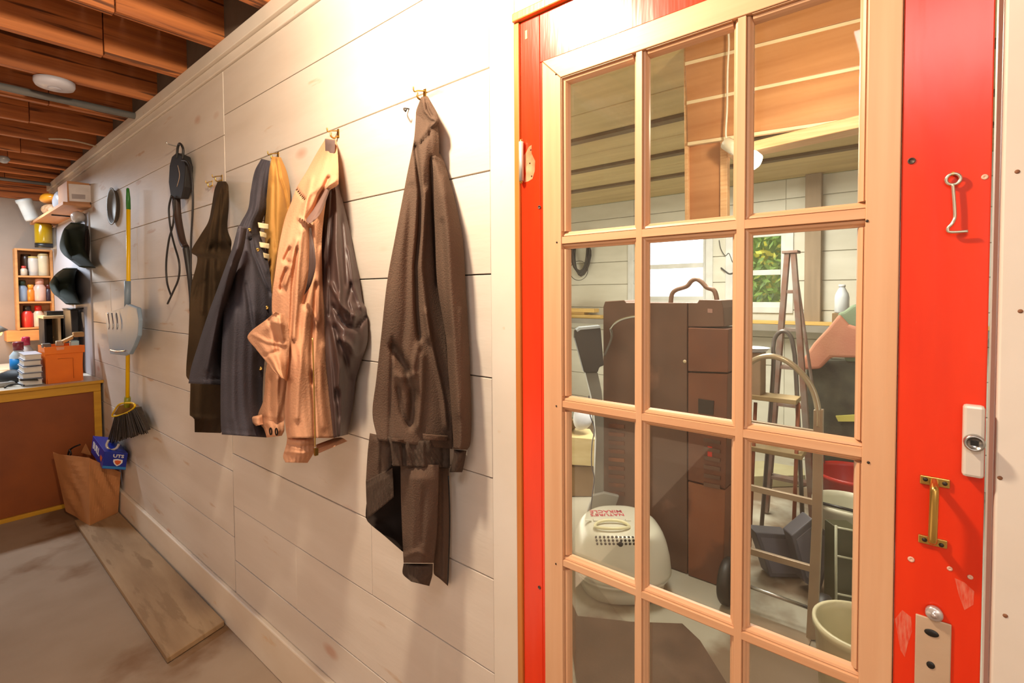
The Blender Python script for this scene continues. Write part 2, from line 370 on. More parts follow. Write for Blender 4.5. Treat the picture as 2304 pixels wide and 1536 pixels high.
# glazing frame: four boards of bare pine, then bars
fx = D-.003
B().prism([(fx, dw(.0665), 2.149), (fx, dw(.0665), .501), (fx, dw(.118), .55), (fx, dw(.118), 2.098)], (.034, 0, 0)).build('frame_stile', M_pine, door, .0015)
B().prism([(fx, dw(.7305), 2.149), (fx, dw(.7305), .501), (fx, dw(.688), .55), (fx, dw(.688), 2.098)], (.034, 0, 0)).build('frame_stile', M_pine, door, .0015)
B().prism([(fx, dw(.067), 2.1495), (fx, dw(.730), 2.1495), (fx, dw(.688), 2.099), (fx, dw(.118), 2.099)], (.034, 0, 0)).build('frame_rail', M_pineh, door, .0015)
B().prism([(fx, dw(.067), .5005), (fx, dw(.730), .5005), (fx, dw(.688), .549), (fx, dw(.118), .549)], (.034, 0, 0)).build('frame_rail', M_pineh, door, .0015)
GX = D+.020
def bead(y0, y1, z0, z1, m, name, axis):   # ovolo bar profile swept along y or z, w = half width
    if axis == 'z':
        w_ = abs(y1-y0)/2; c = (y0+y1)/2
        pr = [(GX, -w_), (D+.013, -w_), (D+.011, -w_*.86), (D+.006, -w_*.72), (D+.0045, -w_*.5), (D+.0075, -w_*.46), (D-.001, -w_*.40), (D-.001, w_*.40), (D+.0075, w_*.46), (D+.0045, w_*.5), (D+.006, w_*.72), (D+.011, w_*.86), (D+.013, w_), (GX, w_)]
        return B().prism([(x, c+q, z0) for x, q in pr], (0, 0, z1-z0)).build(name, m, door)
    w_ = abs(z1-z0)/2; c = (z0+z1)/2
    pr = [(GX, -w_), (D+.013, -w_), (D+.011, -w_*.86), (D+.006, -w_*.72), (D+.0045, -w_*.5), (D+.0075, -w_*.46), (D-.0007, -w_*.40), (D-.0007, w_*.40), (D+.0075, w_*.46), (D+.0045, w_*.5), (D+.006, w_*.72), (D+.011, w_*.86), (D+.013, w_), (GX, w_)]
    return B().prism([(x, y0, c+q) for x, q in pr], (0, y1-y0, 0)).build(name, m, door)
def half_bead(pts_line, inward, name, m):  # sloping stop along the frame edge
    a, b_ = map(Vector, pts_line); iv = Vector(inward)
    sec = [Vector((D-.0005, 0, 0)), Vector((D-.0005, 0, 0))+iv*.0008, Vector((D+.007, 0, 0))+iv*.0016, Vector((D+.0045, 0, 0))+iv*.003, Vector((D+.006, 0, 0))+iv*.007, Vector((D+.011, 0, 0))+iv*.010, Vector((GX, 0, 0))+iv*.012, Vector((GX, 0, 0))]
    return B().prism([a+s for s in sec], b_-a).build(name, m, door)
cols = [(.130, .291), (.325, .486), (.522, .678)]
rows_ = [(2.086, 1.750), (1.712, 1.370), (1.336, .995), (.962, .60)]
vb = [(.2925, .3235), (.4875, .5205)]; hb = [(1.7115, 1.7505), (1.3355, 1.3705), (.9615, .9955)]
for a, b_ in vb: bead(dw(a), dw(b_), .55, 2.098, M_pine, 'muntin', 'z')
segs = [(.1185, .2922), (.3238, .4872), (.5208, .6878)]
for z0, z1 in hb+[(.59, .62)]:
    for a, b_ in [(.1185, .3078), (.3082, .5038), (.5042, .6878)]: bead(dw(a), dw(b_), z0, z1, M_pineh, 'glazing_bar', 'y')
zz = [2.098, 1.7515, 1.7105, 1.3715, 1.3345, .9965, .9605, .625]
for i in range(4):
    zt, zb = zz[2*i], zz[2*i+1]
    for a, b_ in segs:
        if a < .12: half_bead([(0, dw(.1185), zb), (0, dw(.1185), zt)], (0, -1, 0), 'glazing_bead', M_pine)
        if b_ > .68: half_bead([(0, dw(.6878), zb), (0, dw(.6878), zt)], (0, 1, 0), 'glazing_bead', M_pine)
        if i == 0: half_bead([(0, dw(a), zt), (0, dw(b_), zt)], (0, 0, -1), 'glazing_bead', M_pineh)
M_glass = glass_mat('old_glass', (.95, .95, .92, 1), .6, .008)
zr_ = [(2.098, 1.731), (1.731, 1.353), (1.353, .978), (.978, .55)]
cr_ = [(.119, .308), (.308, .504), (.504, .688)]
for zt, zb in zr_:
    for a, b_ in cr_:
        box('glass_pane', M_glass, door, D+.0215, D+.0235, dw(a+.0006), dw(b_-.0006), zb+.0006, zt-.0006)
# small holes and screws on the pine frame
for px, py in [(1251, 167), (1253, 545), (1252, 913), (1251, 1268), (1954, 1040), (1951, 497)]:
    p = onx(px, py, fx); B().lathe((p.x-.0006, p.y, p.z), [(.0022, 0), (.0018, .0006), (.0003, .0008)], 10, (-1, 0, 0)).build('screw', M_screw, door)
for px, py in [(1214, 466), (1214, 1321), (2051, 362)]:
    p = onx(px, py, D); r = .0048 if px > 2000 else .0042
    B().lathe((p.x-.0006, p.y, p.z), [(r, 0), (r, .0008), (r*.7, .0009), (r*.7, .0002), (.0002, .0001)], 16, (-1, 0, 0)).build('screw', mat('plug_grey', '#5a4a42', .5, .3), door)
# hinge: bright barrel in front of the jamb, bare patch with screw holes on the red stile
hz1, hz0 = onx(1172, 322, D).z, onx(1172, 410, D).z; hy = onx(1173, 366, D-.008).y
hg = B().tube([(D-.008, hy, hz0), (D-.008, hy, hz1)], .0058, 12, False).build('hinge', mat('bright_steel', '#d8d4cc', .4, .5, bump=0), door, label='steel hinge barrel')
B().lathe((D-.008, hy, hz1), [(.0042, 0), (.0046, .002), (.002, .006), (.0004, .0065)], 12).lathe((D-.008, hy, hz0), [(.0042, 0), (.0046, .002), (.002, .006), (.0004, .0065)], 12, (0, 0, -1)).build('hinge_finial', M_brass, hg)
pts = [(1178, 350), (1184, 342), (1190, 330), (1196, 326), (1196, 345), (1204, 362), (1203, 385), (1198, 402), (1188, 408), (1180, 410), (1183, 390), (1180, 370)]
B().prism([onx(x, y, D-.0003) for x, y in pts], (.0005, 0, 0)).build('bare_patch', mat('scraped_paint', '#e59a70', .6, scale=30, col2='#e0633a'), door, label='scraped patch with old screw holes')
for px, py in [(1194, 337), (1192, 367), (1196, 396)]:
    p = onx(px, py, D-.0008); B().lathe(p, [(.002, 0), (.001, .0004), (.0002, .0004)], 8, (-1, 0, 0)).build('screw', M_screw, door)
p = onx(1184, 78, D-.0008); box('tape_scrap', mat('yellow_scrap', '#ecc86a', .5), door, D-.001, D+.0004, p.y-.003, p.y+.003, p.z-.010, p.z+.010)
# hook latch
hk = B()
c = onx(2145, 403, D-.006)
hk.tube([c+Vector((0, math.cos(a)*.0078, math.sin(a)*.0078)) for a in [i*math.pi/8 for i in range(16)]], .0022, 8, False, True)
ps = [(2144, 415), (2146, 440), (2148, 470), (2148, 490), (2142, 503), (2133, 513), (2135, 521), (2150, 522), (2178, 520)]
hk.tube([onx(x, y, D-.007-(.002 if i > 3 else 0)) for i, (x, y) in enumerate(ps)], .0021, 8)
hook = hk.build('latch_hook', mat('zinc', '#cfc7b4', .3, .8, bump=0), door, label='hook latch hanging on a screw eye')
q = onx(2144, 392, D)
B().tube([(D+.001, q.y, q.z), (D-.008, q.y, q.z)], .0022, 8, False).build('screw_eye', M_brass, hook)
# deadlock housing
def dyz(x, y, X=D): p = onx(x, y, X); return p.y, p.z
(ya, za), (yb, zb) = dyz(2166, 906), dyz(2212, 1072)
M_lock = mat('ivory_metal', '#d9d0c4', .35, .1, bump=.03)
lk = box('lock_housing', M_lock, door, D-.016, D, ya, yb, zb, za, bevel=.004)
cy_, cz_ = (ya+yb)/2-.0005, (za+zb)/2
B().lathe((D-.014, cy_, cz_), [(.0115, 0), (.0115, .010), (.009, .013), (.0085, .010), (.0002, .009)], 24, (-1, 0, 0)).build('lock_cylinder', M_steel, lk)
B().box(D-.0245, D-.021, cy_-.0035, cy_+.0035, cz_-.003, cz_+.003).build('key_slot', M_black, lk)
# brass pull handle
hp = B()
for (x0, y0, x1, y1) in [(2070, 1062, 2137, 1104), (2066, 1195, 2131, 1239)]:
    a = onx(x0, y0, D); b_ = onx(x1, y1, D); hp.box(D-.004, D, a.y, b_.y, a.z-.003, b_.z+.004)
pull = hp.build('pull_handle', M_brass, door, .001, label='brass pull handle with two screw plates')
a = onx(2102, 1085, D-.008); b_ = onx(2098, 1213, D-.008)
B().tube([(D-.003, a.y, a.z), (D-.022, a.y, a.z-.003), (D-.028, a.y, a.z-.014), (D-.028, b_.y, b_.z+.014), (D-.022, b_.y, b_.z+.003), (D-.003, b_.y, b_.z)], .0055, 12).build('grip', M_brass, pull)
for x, y in [(2082, 1078), (2126, 1088), (2080, 1214), (2118, 1226)]:
    p = onx(x, y, D-.004); B().lathe(p, [(.0032, 0), (.0026, .0012), (.0002, .0016)], 10, (-1, 0, 0)).build('screw', M_screw, pull)
# old escutcheon plate with two openings and an eye stud above
(ya, za), (yb, zb) = dyz(2060, 1378), dyz(2137, 1600)
M_plate = mat('painted_plate', '#cdb49a', .45, .2, col2='#b99a7c', bump=.1)
es = box('escutcheon', M_plate, door, D-.003, D, ya, yb, zb, za, bevel=.002)
for (x, y, sx, sz) in [(2096, 1424, .0085, .0055), (2094, 1496, .005, .0055)]:
    p = onx(x, y, D-.0035); B().lathe(p, [(sx, 0), (sx*.9, .0006), (.0002, .0007)], 18, (-1, 0, 0), sx=1, sy=sz/sx, xdir=(0, 1, 0)).build('keyhole', M_black, es)
p = onx(2102, 1380, D-.006)
B().lathe(p, [(.0105, -.004), (.0105, .002), (.008, .004), (.004, .0035), (.0035, .007), (.0002, .008)], 20, (-1, 0, 0)).build('stud', mat('white_bronze', '#ddd4d2', .25, .6, bump=0), es)
M_chip = mat('filler_spot', '#e8b49c', .6)
for x, y, r in [(2050, 1258, .0045), (2137, 1279, .0035), (2183, 1298, .0035), (2216, 398, .004)]:
    p = onx(x, y, D-.0003); B().lathe(p, [(r, 0), (r*.8, .0006), (r*.35, .0006), (r*.3, .0001), (.0002, .0001)], 12, (-1, 0, 0)).build('filler_spot', M_chip, door)
M_scr = mat('scratched_paint', '#d8755c', .5, col2='#d43a1c', scale=60, stretch=(1, 6, 1))
for i, pts in enumerate([[(2014, 1392), (2030, 1372), (2050, 1388), (2052, 1420), (2042, 1450), (2036, 1478), (2026, 1462), (2020, 1430)], [(2148, 1300), (2170, 1310), (2192, 1330), (2190, 1360), (2170, 1372), (2158, 1340)]]):
    B().prism([onx(x, y, D-.0002) for x, y in pts], (.0004, 0, 0)).build('worn_patch', M_scr, door, label='rubbed patch of thin red paint')

M_nail = mat('rust_spot', '#8a5a3c', .7)
for x, y in [(2289, 386), (2262, 1385), (2250, 1075), (2296, 700)]:
    p = onx(x, y, D-.0062); B().lathe(p, [(.003, -.0005), (.0026, .0004), (.0004, .0006)], 10, (-1, 0, 0)).build('nail_spot', M_nail, TR4)
#@@FARROOM
XB = 5.4
M_olive = mat('olive_boards', '#bfa673', .7, col2='#a99262', stretch=(10, 1, 10), scale=1)
M_bwall = mat('far_white_boards', '#d8d6c8', .6, col2='#c9c6b6', stretch=(1, 1, 4), scale=2, bump=.05)
B().box(D+.02, XB+.1, -2.2, 7.6, -.1, 0).build('floor', M_conc2, kind='structure')
ceil2 = thing('ceiling', None, None, (3.2, 1.5, 2.69), kind='structure')
xs = [D+.1, 1.4, 1.8, 2.2, 2.62, 3.03, 3.40, 3.78, 4.15, 4.5, 4.95, XB]
for a, b_ in zip(xs, xs[1:]):
    box('ceiling_board', M_olive, ceil2, a+.006, b_-.006, -2.2, 7.6, 2.69, 2.71, bevel=.004, seg=1)
box('ceiling_backing', mat('brown_batten', '#6d5636', .8), ceil2, D+.02, XB+.3, -2.3, 7.7, 2.712, 2.73)
for x in (3.03, 3.78, 4.5): box('batten', mat('brown_batten', '#6d5636', .8), ceil2, x-.035, x+.035, -2.2, 7.6, 2.665, 2.6895, bevel=.003)
# back wall as boards with two window openings
wallb = B().box(XB+.02, XB+.1, -2.2, 1.04, 0, 2.69).box(XB+.02, XB+.1, 1.52, 1.79, 0, 2.69).box(XB+.02, XB+.1, 2.62, 7.6, 0, 2.69)\
    .box(XB+.02, XB+.1, 1.04, 1.52, 0, 1.46).box(XB+.02, XB+.1, 1.04, 1.52, 2.20, 2.69).box(XB+.02, XB+.1, 1.79, 2.62, 0, 1.52).box(XB+.02, XB+.1, 1.79, 2.62, 2.28, 2.69).build('wall_beyond', M_bwall, kind='structure')
zb_ = [0, .3, .6, .88, 1.16, 1.43, 1.71, 1.98, 2.26, 2.5, 2.69]
for a, b_ in zip(zb_, zb_[1:]):
    for y0, y1, lo, hi in [(-2.2, 1.04, 9, 9), (1.52, 1.79, 9, 9), (2.62, 7.6, 9, 9), (1.04, 1.52, 1.46, 2.20), (1.79, 2.62, 1.52, 2.28)]:
        for s, e in ([(a, b_)] if lo > 8 else [(a, min(b_, lo)), (max(a, hi), b_)]):
            if e-s > .02: box('wall_board', M_bwall, wallb, XB, XB+.019, y0+.001, y1-.001, s+.003, e-.003, bevel=.003, seg=1)
B().box(D+.1, XB+.1, 7.5, 7.6, 0, 2.69).build('wall_side', M_bwall, kind='structure')
B().box(D+.1, XB+.1, -2.3, -2.2, 0, 2.69).build('wall_end', M_bwall, kind='structure')
B().box(D+.09, D+.10, .80, 7.5, 0, 2.69).build('wall_partition', M_bwall, kind='structure')
M_wpaint = mat('window_white', '#dfe0dc', .4, bump=0)
M_clear = glass_mat('clear_glass', (.97, .98, .97, 1), .8, .004)
def window(n, y0, y1, z0, z1, zm, wside):
    g = thing('window_%d' % n, None, None, (XB, (y0+y1)/2, z0), kind='structure')
    s = .045
    box('sash_stile', M_wpaint, g, XB+.03, XB+.06, y0, y0+s, z0, z1); box('sash_stile', M_wpaint, g, XB+.03, XB+.06, y1-s, y1, z0, z1)
    box('sash_rail', M_wpaint, g, XB+.03, XB+.06, y0+s, y1-s, z0, z0+s); box('sash_rail', M_wpaint, g, XB+.03, XB+.06, y0+s, y1-s, z1-s, z1)
    box('meeting_rail', M_wpaint, g, XB+.02, XB+.06, y0+s, y1-s, zm-.025, zm+.025)
    box('glass_pane', M_clear, g, XB+.044, XB+.047, y0+s, y1-s, z0+s, zm-.025); box('glass_pane', M_clear, g, XB+.044, XB+.047, y0+s, y1-s, zm+.025, z1-s)
    for a, b_, c_, d_ in [(y0-.07, y0, z0-.06, z1+.07), (y1, y1+.07, z0-.06, z1+.07), (y0, y1, z1, z1+.07), (y0, y1, z0-.06, z0)]:
        box('casing', M_wpaint, g, XB-.02, XB-.0005, a, b_, c_, d_, bevel=.003)
window(1, 1.79, 2.62, 1.52, 2.28, 1.90, 0)
window(2, 1.04, 1.52, 1.46, 2.20, 1.80, 0)
# pine-boarded box hanging below the far ceiling
M_kn = mat('knotty_pine', '#c08a5c', .5, col2='#a86f44', stretch=(20, 1.2, 20), scale=1.1, bump=.15, bscale=3, knots=('#6a3f26', 4.2, .10, .8))
mat('lit_pine_lip', '#f4e0bc', .4, bump=0)  # pale colour paints the lit edges between the boards
M_knlit = mat('lit_pine_edge', '#e2b98e', .5, col2='#d0a070', stretch=(20, 1.2, 20))  # lighter copy of the knotty pine, glare put into the colour
XP = 2.2
bh = thing('trim_7', None, None, (XP, .3, 2.0), kind='structure')
def P(x, y, X): return onx(x, y, X)
for q in [[(1540, 60), (1940, -60), (1940, 40), (1541, 140)], [(1541, 146), (1940, 46), (1940, 147), (1545, 228)], [(1545, 234), (1940, 155), (1940, 262), (1547, 320)]]:
    pts = [P(x, y, XP) for x, y in q]; B().prism(pts, (.022, 0, 0)).build('pine_board', M_kn, bh, .003)
    s = [P(x, y, XP-.004) for x, y in [q[3], q[2], (q[2][0], q[2][1]+7), (q[3][0], q[3][1]+7)]]; B().prism(s, (.02, 0, 0)).build('lit_board_edge', MATS['lit_pine_lip'], bh)
B().prism([P(x, y, XP-.02) for x, y in [(1636, 332), (1940, 256), (1940, 285), (1636, 352)]], (.10, 0, 0)).build('lit_edge_board', M_knlit, bh, .004)  # bright strip: glare under the boards painted as pale wood
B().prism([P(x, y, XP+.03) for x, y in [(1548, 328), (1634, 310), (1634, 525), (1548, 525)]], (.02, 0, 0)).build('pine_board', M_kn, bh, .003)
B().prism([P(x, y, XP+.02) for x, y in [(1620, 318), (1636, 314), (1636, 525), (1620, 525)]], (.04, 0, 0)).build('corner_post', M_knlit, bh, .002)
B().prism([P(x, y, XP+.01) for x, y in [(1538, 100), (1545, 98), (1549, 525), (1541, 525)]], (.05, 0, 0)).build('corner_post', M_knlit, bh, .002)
cd = thing('clamp_lamp', 'white cord with clamp lamp beside the pine-boarded box seen through top panes', 'lamp', onx(1634, 320, XP-.03))
B().tube([P(x, y, XP-.03) for x, y in [(1638, 60), (1640, 100), (1637, 160), (1636, 240), (1633, 300), (1636, 318)]], .004, 8).build('cord', mat('white_cord', '#efe8dc', .5, bump=0), cd)
c0 = P(1634, 322, XP-.05); c1 = P(1702, 368, XP-.09); dr = (c1-c0).normalized()
B().lathe(c0, [(.012, -.01), (.026, 0), (.026, .05), (.02, .07)], 16, dr).build('lamp_socket', mat('white_ceramic', '#f2ead8', .3, bump=0), cd)
B().lathe(c0, [(.016, .07), (.026, .10), (.038, .14), (.036, .165), (.015, .18), (.001, .182)], 16, dr).build('bulb', mat('lit_bulb', '#fff2d8', .3, emit=('#fff0d8', 6)), cd)

M_lumber = mat('yellow_lumber', '#d8b66c', .5, col2='#c79f52', stretch=(20, 1, 20))
box('trim_8', mat('grey_sill', '#8f8a80', .8), None, 5.16, XB-.001, -2.2, 7.5, 1.24, 1.30, kind='structure')
for i, (y0, y1, x, z, h, l) in enumerate([(2.95, 5.0, 5.2, 1.302, .04, 'thick yellow plank lying on the long sill of the far wall'), (3.2, 5.1, 5.24, 1.343, .03, 'thinner yellow plank on top of the thick one on the sill'), (3.05, 3.42, 5.22, 1.374, .045, 'short wooden block on top of the planks on the far sill'), (-.6, 1.45, 5.2, 1.302, .03, 'long pale board lying on the sill right of the folded brown trunk')]):
    box('lumber_board', M_lumber, None, x, x+.12, y0, y1, z, z+h, bevel=.002, label=l, cat='board', group='boards on the far sill')
# coil of cable on the far wall
ctr = onx(1309, 578, XB-.05); cb = B()
for k in range(14):
    r = .105+.010*(k % 4); e = .19+.014*(k % 3)
    cb.tube([ctr+Vector((-.004*k, r*math.sin(a)+.006*math.sin(3*a+k), -e*math.cos(a)-.03*math.cos(2*a)+.004*k)) for a in [i*math.pi/9 for i in range(18)]], .0075, 6, False, True)
cb.tube([ctr+Vector((-.04, .13*math.sin(a)+.02, -.05-.24*math.cos(a*.5)*abs(math.cos(a*.5)))) for a in [i*math.pi/8-math.pi for i in range(17)]], .004, 6)
cb.build('cable_coil', mat('dark_cable', '#3c3a38', .5), label='coil of dark cable hanging on the far white wall left of the bright window', cat='cable')
pg = onx(1309, 545, XB); B().tube([(XB, pg.y, pg.z+.02), (XB-.09, pg.y, pg.z+.03)], .005, 6).build('wall_peg', M_steel, label='steel peg holding up the coil of cable', cat='peg')
# wires right of the window
wr = B(); wr.tube([onx(x, y, XB-.02) for x, y in [(1618, 540), (1622, 560), (1632, 575), (1640, 570), (1648, 590)]], .004, 6)
wr.tube([onx(x, y, XB-.02) for x, y in [(1622, 602), (1632, 610), (1642, 616), (1655, 612)]], .008, 6)
wr.build('loose_wire', mat('dark_cable', '#3c3a38', .5), label='loose wires on the far wall between the two windows', cat='wire')
# post at the far wall
B().box(XB-.09, XB-.001, .735, .865, 1.301, 2.689).build('trim_9', mat('weathered_post', '#9c8870', .7, stretch=(10, 10, 1), scale=2), bevel=.004, kind='structure')
# outside hedge
hd = B(); rnd = random.Random(3)
hedge = mat('hedge_leaf', '#7e9430', .6, col2='#4a641c', scale=9, wear=('#c0ac30', 4, .55))
hd.box(7.9, 8.4, -.8, 2.15, -.2, 3.1)
for k in range(3000):
    p = Vector((7.3+rnd.random()*.5, rnd.uniform(-.6, 2.15), rnd.uniform(.6, 2.75)+.5*rnd.random())); a = Vector((rnd.uniform(-1, 1), rnd.uniform(-1, 1), rnd.uniform(-1, 1))).normalized()*.07; b_ = a.orthogonal().normalized()*.035
    hd.add([p-a, p+b_, p+a, p-b_], [(0, 1, 2, 3)])
hg_ = hd.build('hedge', hedge, label='yellow-green hedge outside the right-hand far window', cat='hedge')
gr = B().box(6.0, 20, -14, 16, -.3, -.2).build('lawn', mat('lawn_green', '#7f9440', .9), label='grass outside the far windows', cat='lawn'); gr['kind'] = 'stuff'
# ================================================================== NEAR ROOM OBJECTS
M_brown = mat('brown_fleece', '#5f4b3e', .9, col2='#514035', scale=5, bump=.5, bscale=260, spec=.15)
M_brownk = mat('brown_rib_knit', '#53443a', .9, col2='#45382f', stretch=(1, 10, 1), scale=30, bump=.7, bscale=120, spec=.15)
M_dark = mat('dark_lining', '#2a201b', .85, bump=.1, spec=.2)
M_olivec = mat('dark_olive_cloth', '#3d2e1e', .9, col2='#2e2215', scale=6, bump=.3, bscale=200, spec=.15)
M_navy = mat('navy_canvas', '#47434a', .85, col2='#3b383e', scale=6, bump=.4, bscale=240, spec=.2)
M_must = mat('mustard_lining', '#bd8a44', .75, col2='#a87636', scale=5, bump=.2, bscale=100)
M_peach = mat('tan_cotton', '#c79474', .9, col2='#ba8665', scale=5, bump=.3, bscale=160, spec=.08)
M_satin = mat('brown_satin', '#54423d', .42, col2='#443330', scale=5, bump=.12, bscale=30, spec=.35)

def hookon(px, py, label, dpt=.045):
    p = onx(px, py, D); t = B()
    t.box(D-.003, D, p.y-.006, p.y+.006, p.z-.016, p.z+.014)
    t.tube([(D-.003, p.y, p.z+.008), (D-dpt*.6, p.y, p.z+.002), (D-dpt*.9, p.y, p.z-.004), (D-dpt*.9-.003, p.y, p.z+.008)], .0022, 8)
    t.tube([(D-.003, p.y, p.z-.010), (D-dpt*.4, p.y, p.z-.020), (D-dpt*.65, p.y, p.z-.016), (D-dpt*.65, p.y, p.z-.004)], .003, 8)
    return t.build('coat_hook', M_brass, label=label, cat='hook', group='brass coat hooks on the plank wall')
hookon(957, 212, 'brass hook holding up the brown sweatshirt')
hookon(762, 300, 'brass hook just above the tan jacket')
hookon(627, 350, 'brass hook holding up the navy jacket by its mustard lining')
hookon(500, 400, 'brass hook holding up the dark olive garment')
hookon(478, 412, 'small bare brass hook just left of the dark olive garment', .03)
p = onx(921, 245); B().tube([(D, p.y, p.z), (D-.02, p.y, p.z-.004), (D-.03, p.y-.02, p.z-.02), (D-.03, p.y-.024, p.z-.012)], .0022, 8).build('wire_hook', M_black, label='small dark wire hook left of the top of the brown sweatshirt', cat='hook')

# ---- brown sweatshirt
sw = thing('sweatshirt', 'dark brown zip-front sweatshirt hanging nearest the door, widest and longest garment', 'sweatshirt', onx(957, 215, D-.04), 'garments on the coat hooks')
cloth([(948, 218, 962, 216), (936, 250, 975, 250), (935, 271, 984, 275), (931, 316, 988, 325), (916, 392, 985, 400), (903, 460, 984, 470), (890, 528, 985, 540), (871, 633, 992, 640), (857, 760, 1004, 765), (846, 857, 1012, 860), (838, 930, 1018, 935), (850, 990, 1018, 1010)],
      lambda v: .03+.19*ez(v*1.6), lambda v: .045, .16, .02, [
      ([(935, 330), (943, 400), (946, 440), (943, 520), (935, 600), (938, 700), (944, 760)], 5, -.035),
      ([(925, 420), (918, 560), (914, 700), (905, 800)], 9, -.012), ([(958, 430), (952, 520), (948, 600), (958, 700), (965, 760)], 7, .02),
      ([(940, 318), (966, 284), (980, 272)], 4, .012), ([(946, 325), (968, 300)], 3, -.012),
      ([(969, 357), (972, 420), (978, 520), (984, 640)], 4, -.02), ([(958, 700), (968, 760), (978, 810), (990, 860), (998, 900), (1004, 960)], 5, .022),
      ([(885, 780), (915, 830), (930, 900), (925, 950)], 9, -.04), ([(940, 780), (925, 850), (920, 880)], 7, .015), ([(890, 845), (915, 850), (938, 840)], 4, .02), ([(950, 800), (948, 880), (940, 960)], 8, .018),
      ([(883, 760), (880, 850), (876, 990)], 3, -.012), ([(895, 870), (905, 930), (920, 960)], 5, -.02)],
      54, 110, (.003, 3), seed=1).build('body', M_brown, sw)
cloth([(832, 974, 884, 985), (827, 1020, 883, 1025), (823, 1085, 882, 1055)], .215, .17, .02, .008, [([(860, 980), (857, 1070)], 5, -.008)], 20, 24, (.003, 2), seed=2).build('body_back_panel', M_brown, sw)
cloth([(823, 1081, 883, 1050), (824, 1118, 885, 1083), (826, 1168, 886, 1118)], .224, .178, .02, .004, [([(823, 1090), (883, 1058)], 3, -.006)], 24, 16, (.002, 9), seed=3).build('hem_band', M_brownk, sw, label='ribbed hem of the back')
cloth([(880, 1045, 935, 1045), (852, 1085, 925, 1080), (824, 1135, 920, 1110), (823, 1167, 915, 1150), (866, 1206, 912, 1200), (905, 1240, 912, 1243)], .19, .10, .01, 0, (), 20, 20, (.003, 2), seed=4).build('inner_back', M_dark, sw, label='dark inside of the back')
cloth([(901, 1045, 988, 1045), (902, 1120, 986, 1120), (905, 1200, 983, 1200), (908, 1266, 976, 1266)], .17, .10, .06, .02, [([(925, 1060), (930, 1160), (926, 1240)], 8, .010), ([(908, 1252), (940, 1240), (974, 1255)], 5, .012), ([(955, 1100), (950, 1220)], 6, -.008)], 26, 50, (.003, 2), seed=5).build('lower_sleeve', M_brown, sw)
cloth([(908, 1267, 974, 1268), (906, 1290, 973, 1292), (925, 1308, 966, 1318)], .165, .10, .05, .015, (), 26, 14, (.002, 9), seed=6).build('cuff', M_brownk, sw)
cloth([(984, 1050, 1010, 1050), (982, 1150, 1012, 1160), (978, 1240, 1011, 1240), (976, 1290, 1010, 1300), (988, 1300, 1008, 1318)], .06, .02, .03, .005, [([(998, 1060), (998, 1290)], 3, .008)], 14, 50, (.003, 2), seed=7).build('front_edge', M_brown, sw)
B().tube([onx(x, y, D-.045) for x, y in [(1009, 1070), (1012, 1160), (1010, 1250), (1007, 1312)]], .0022, 6).build('zip', M_black, sw, label='dark zip along the front edge')
cloth([(872, 982, 1012, 984), (878, 1000, 1012, 998), (883, 1048, 1012, 1052)], .205, .05, .05, .015, [([(907, 995), (909, 1048)], 5, -.02), ([(930, 995), (932, 1048)], 9, -.012), ([(952, 995), (953, 1048)], 4, .01), ([(996, 990), (998, 1050)], 4, -.012)], 50, 18, (.003, 14), seed=8).build('hem_band', M_brownk, sw, label='ribbed front hem with a gap showing lining')
cloth([(879, 985, 908, 988), (880, 992, 908, 995)], .21, .185, .03, .01, (), 12, 8, (.001, 2), seed=88).build('fold', M_brown, sw)
cloth([(951, 975, 1008, 980), (952, 988, 1008, 992)], .16, .075, .03, .012, (), 16, 8, (.001, 2), seed=89).build('fold', M_brown, sw)
# right sleeve hangs straight down over the wall side
cloth([(972, 352, 990, 345), (973, 365, 1000, 365), (975, 400, 1010, 400), (976, 450, 1022, 444), (979, 530, 1041, 539), (984, 640, 1048, 652), (1003, 760, 1055, 765), (1008, 830, 1058, 840), (1016, 930, 1061, 935), (1020, 1000, 1058, 1000), (1020, 1010, 1051, 1012)],
      lambda v: .075, lambda v: .025, .05, .035, [([(970, 358), (985, 362), (1000, 376)], 3, -.012), ([(1000, 400), (1010, 560), (1020, 760), (1030, 930)], 9, .012), ([(995, 500), (1003, 640), (1012, 760)], 6, -.012), ([(1038, 700), (1042, 900)], 7, .008)], 34, 90, (.003, 2), seed=9).build('sleeve', M_brown, sw)
cloth([(1021, 1011, 1050, 1013), (1020, 1030, 1046, 1035), (1011, 1062, 1040, 1062)], .07, .03, .04, .02, (), 20, 14, (.0015, 8), seed=10).build('cuff', M_brownk, sw)
cloth([(947, 219, 964, 219), (938, 260, 985, 258), (941, 312, 988, 278)], .055, .05, .03, .012, [([(950, 222), (955, 248), (968, 264), (980, 270)], 3.5, .012), ([(958, 224), (963, 245), (972, 262)], 3, -.012), ([(942, 310), (962, 290), (982, 274)], 3, .010)], 26, 26, (.002, 2), seed=11).build('collar', M_brown, sw)

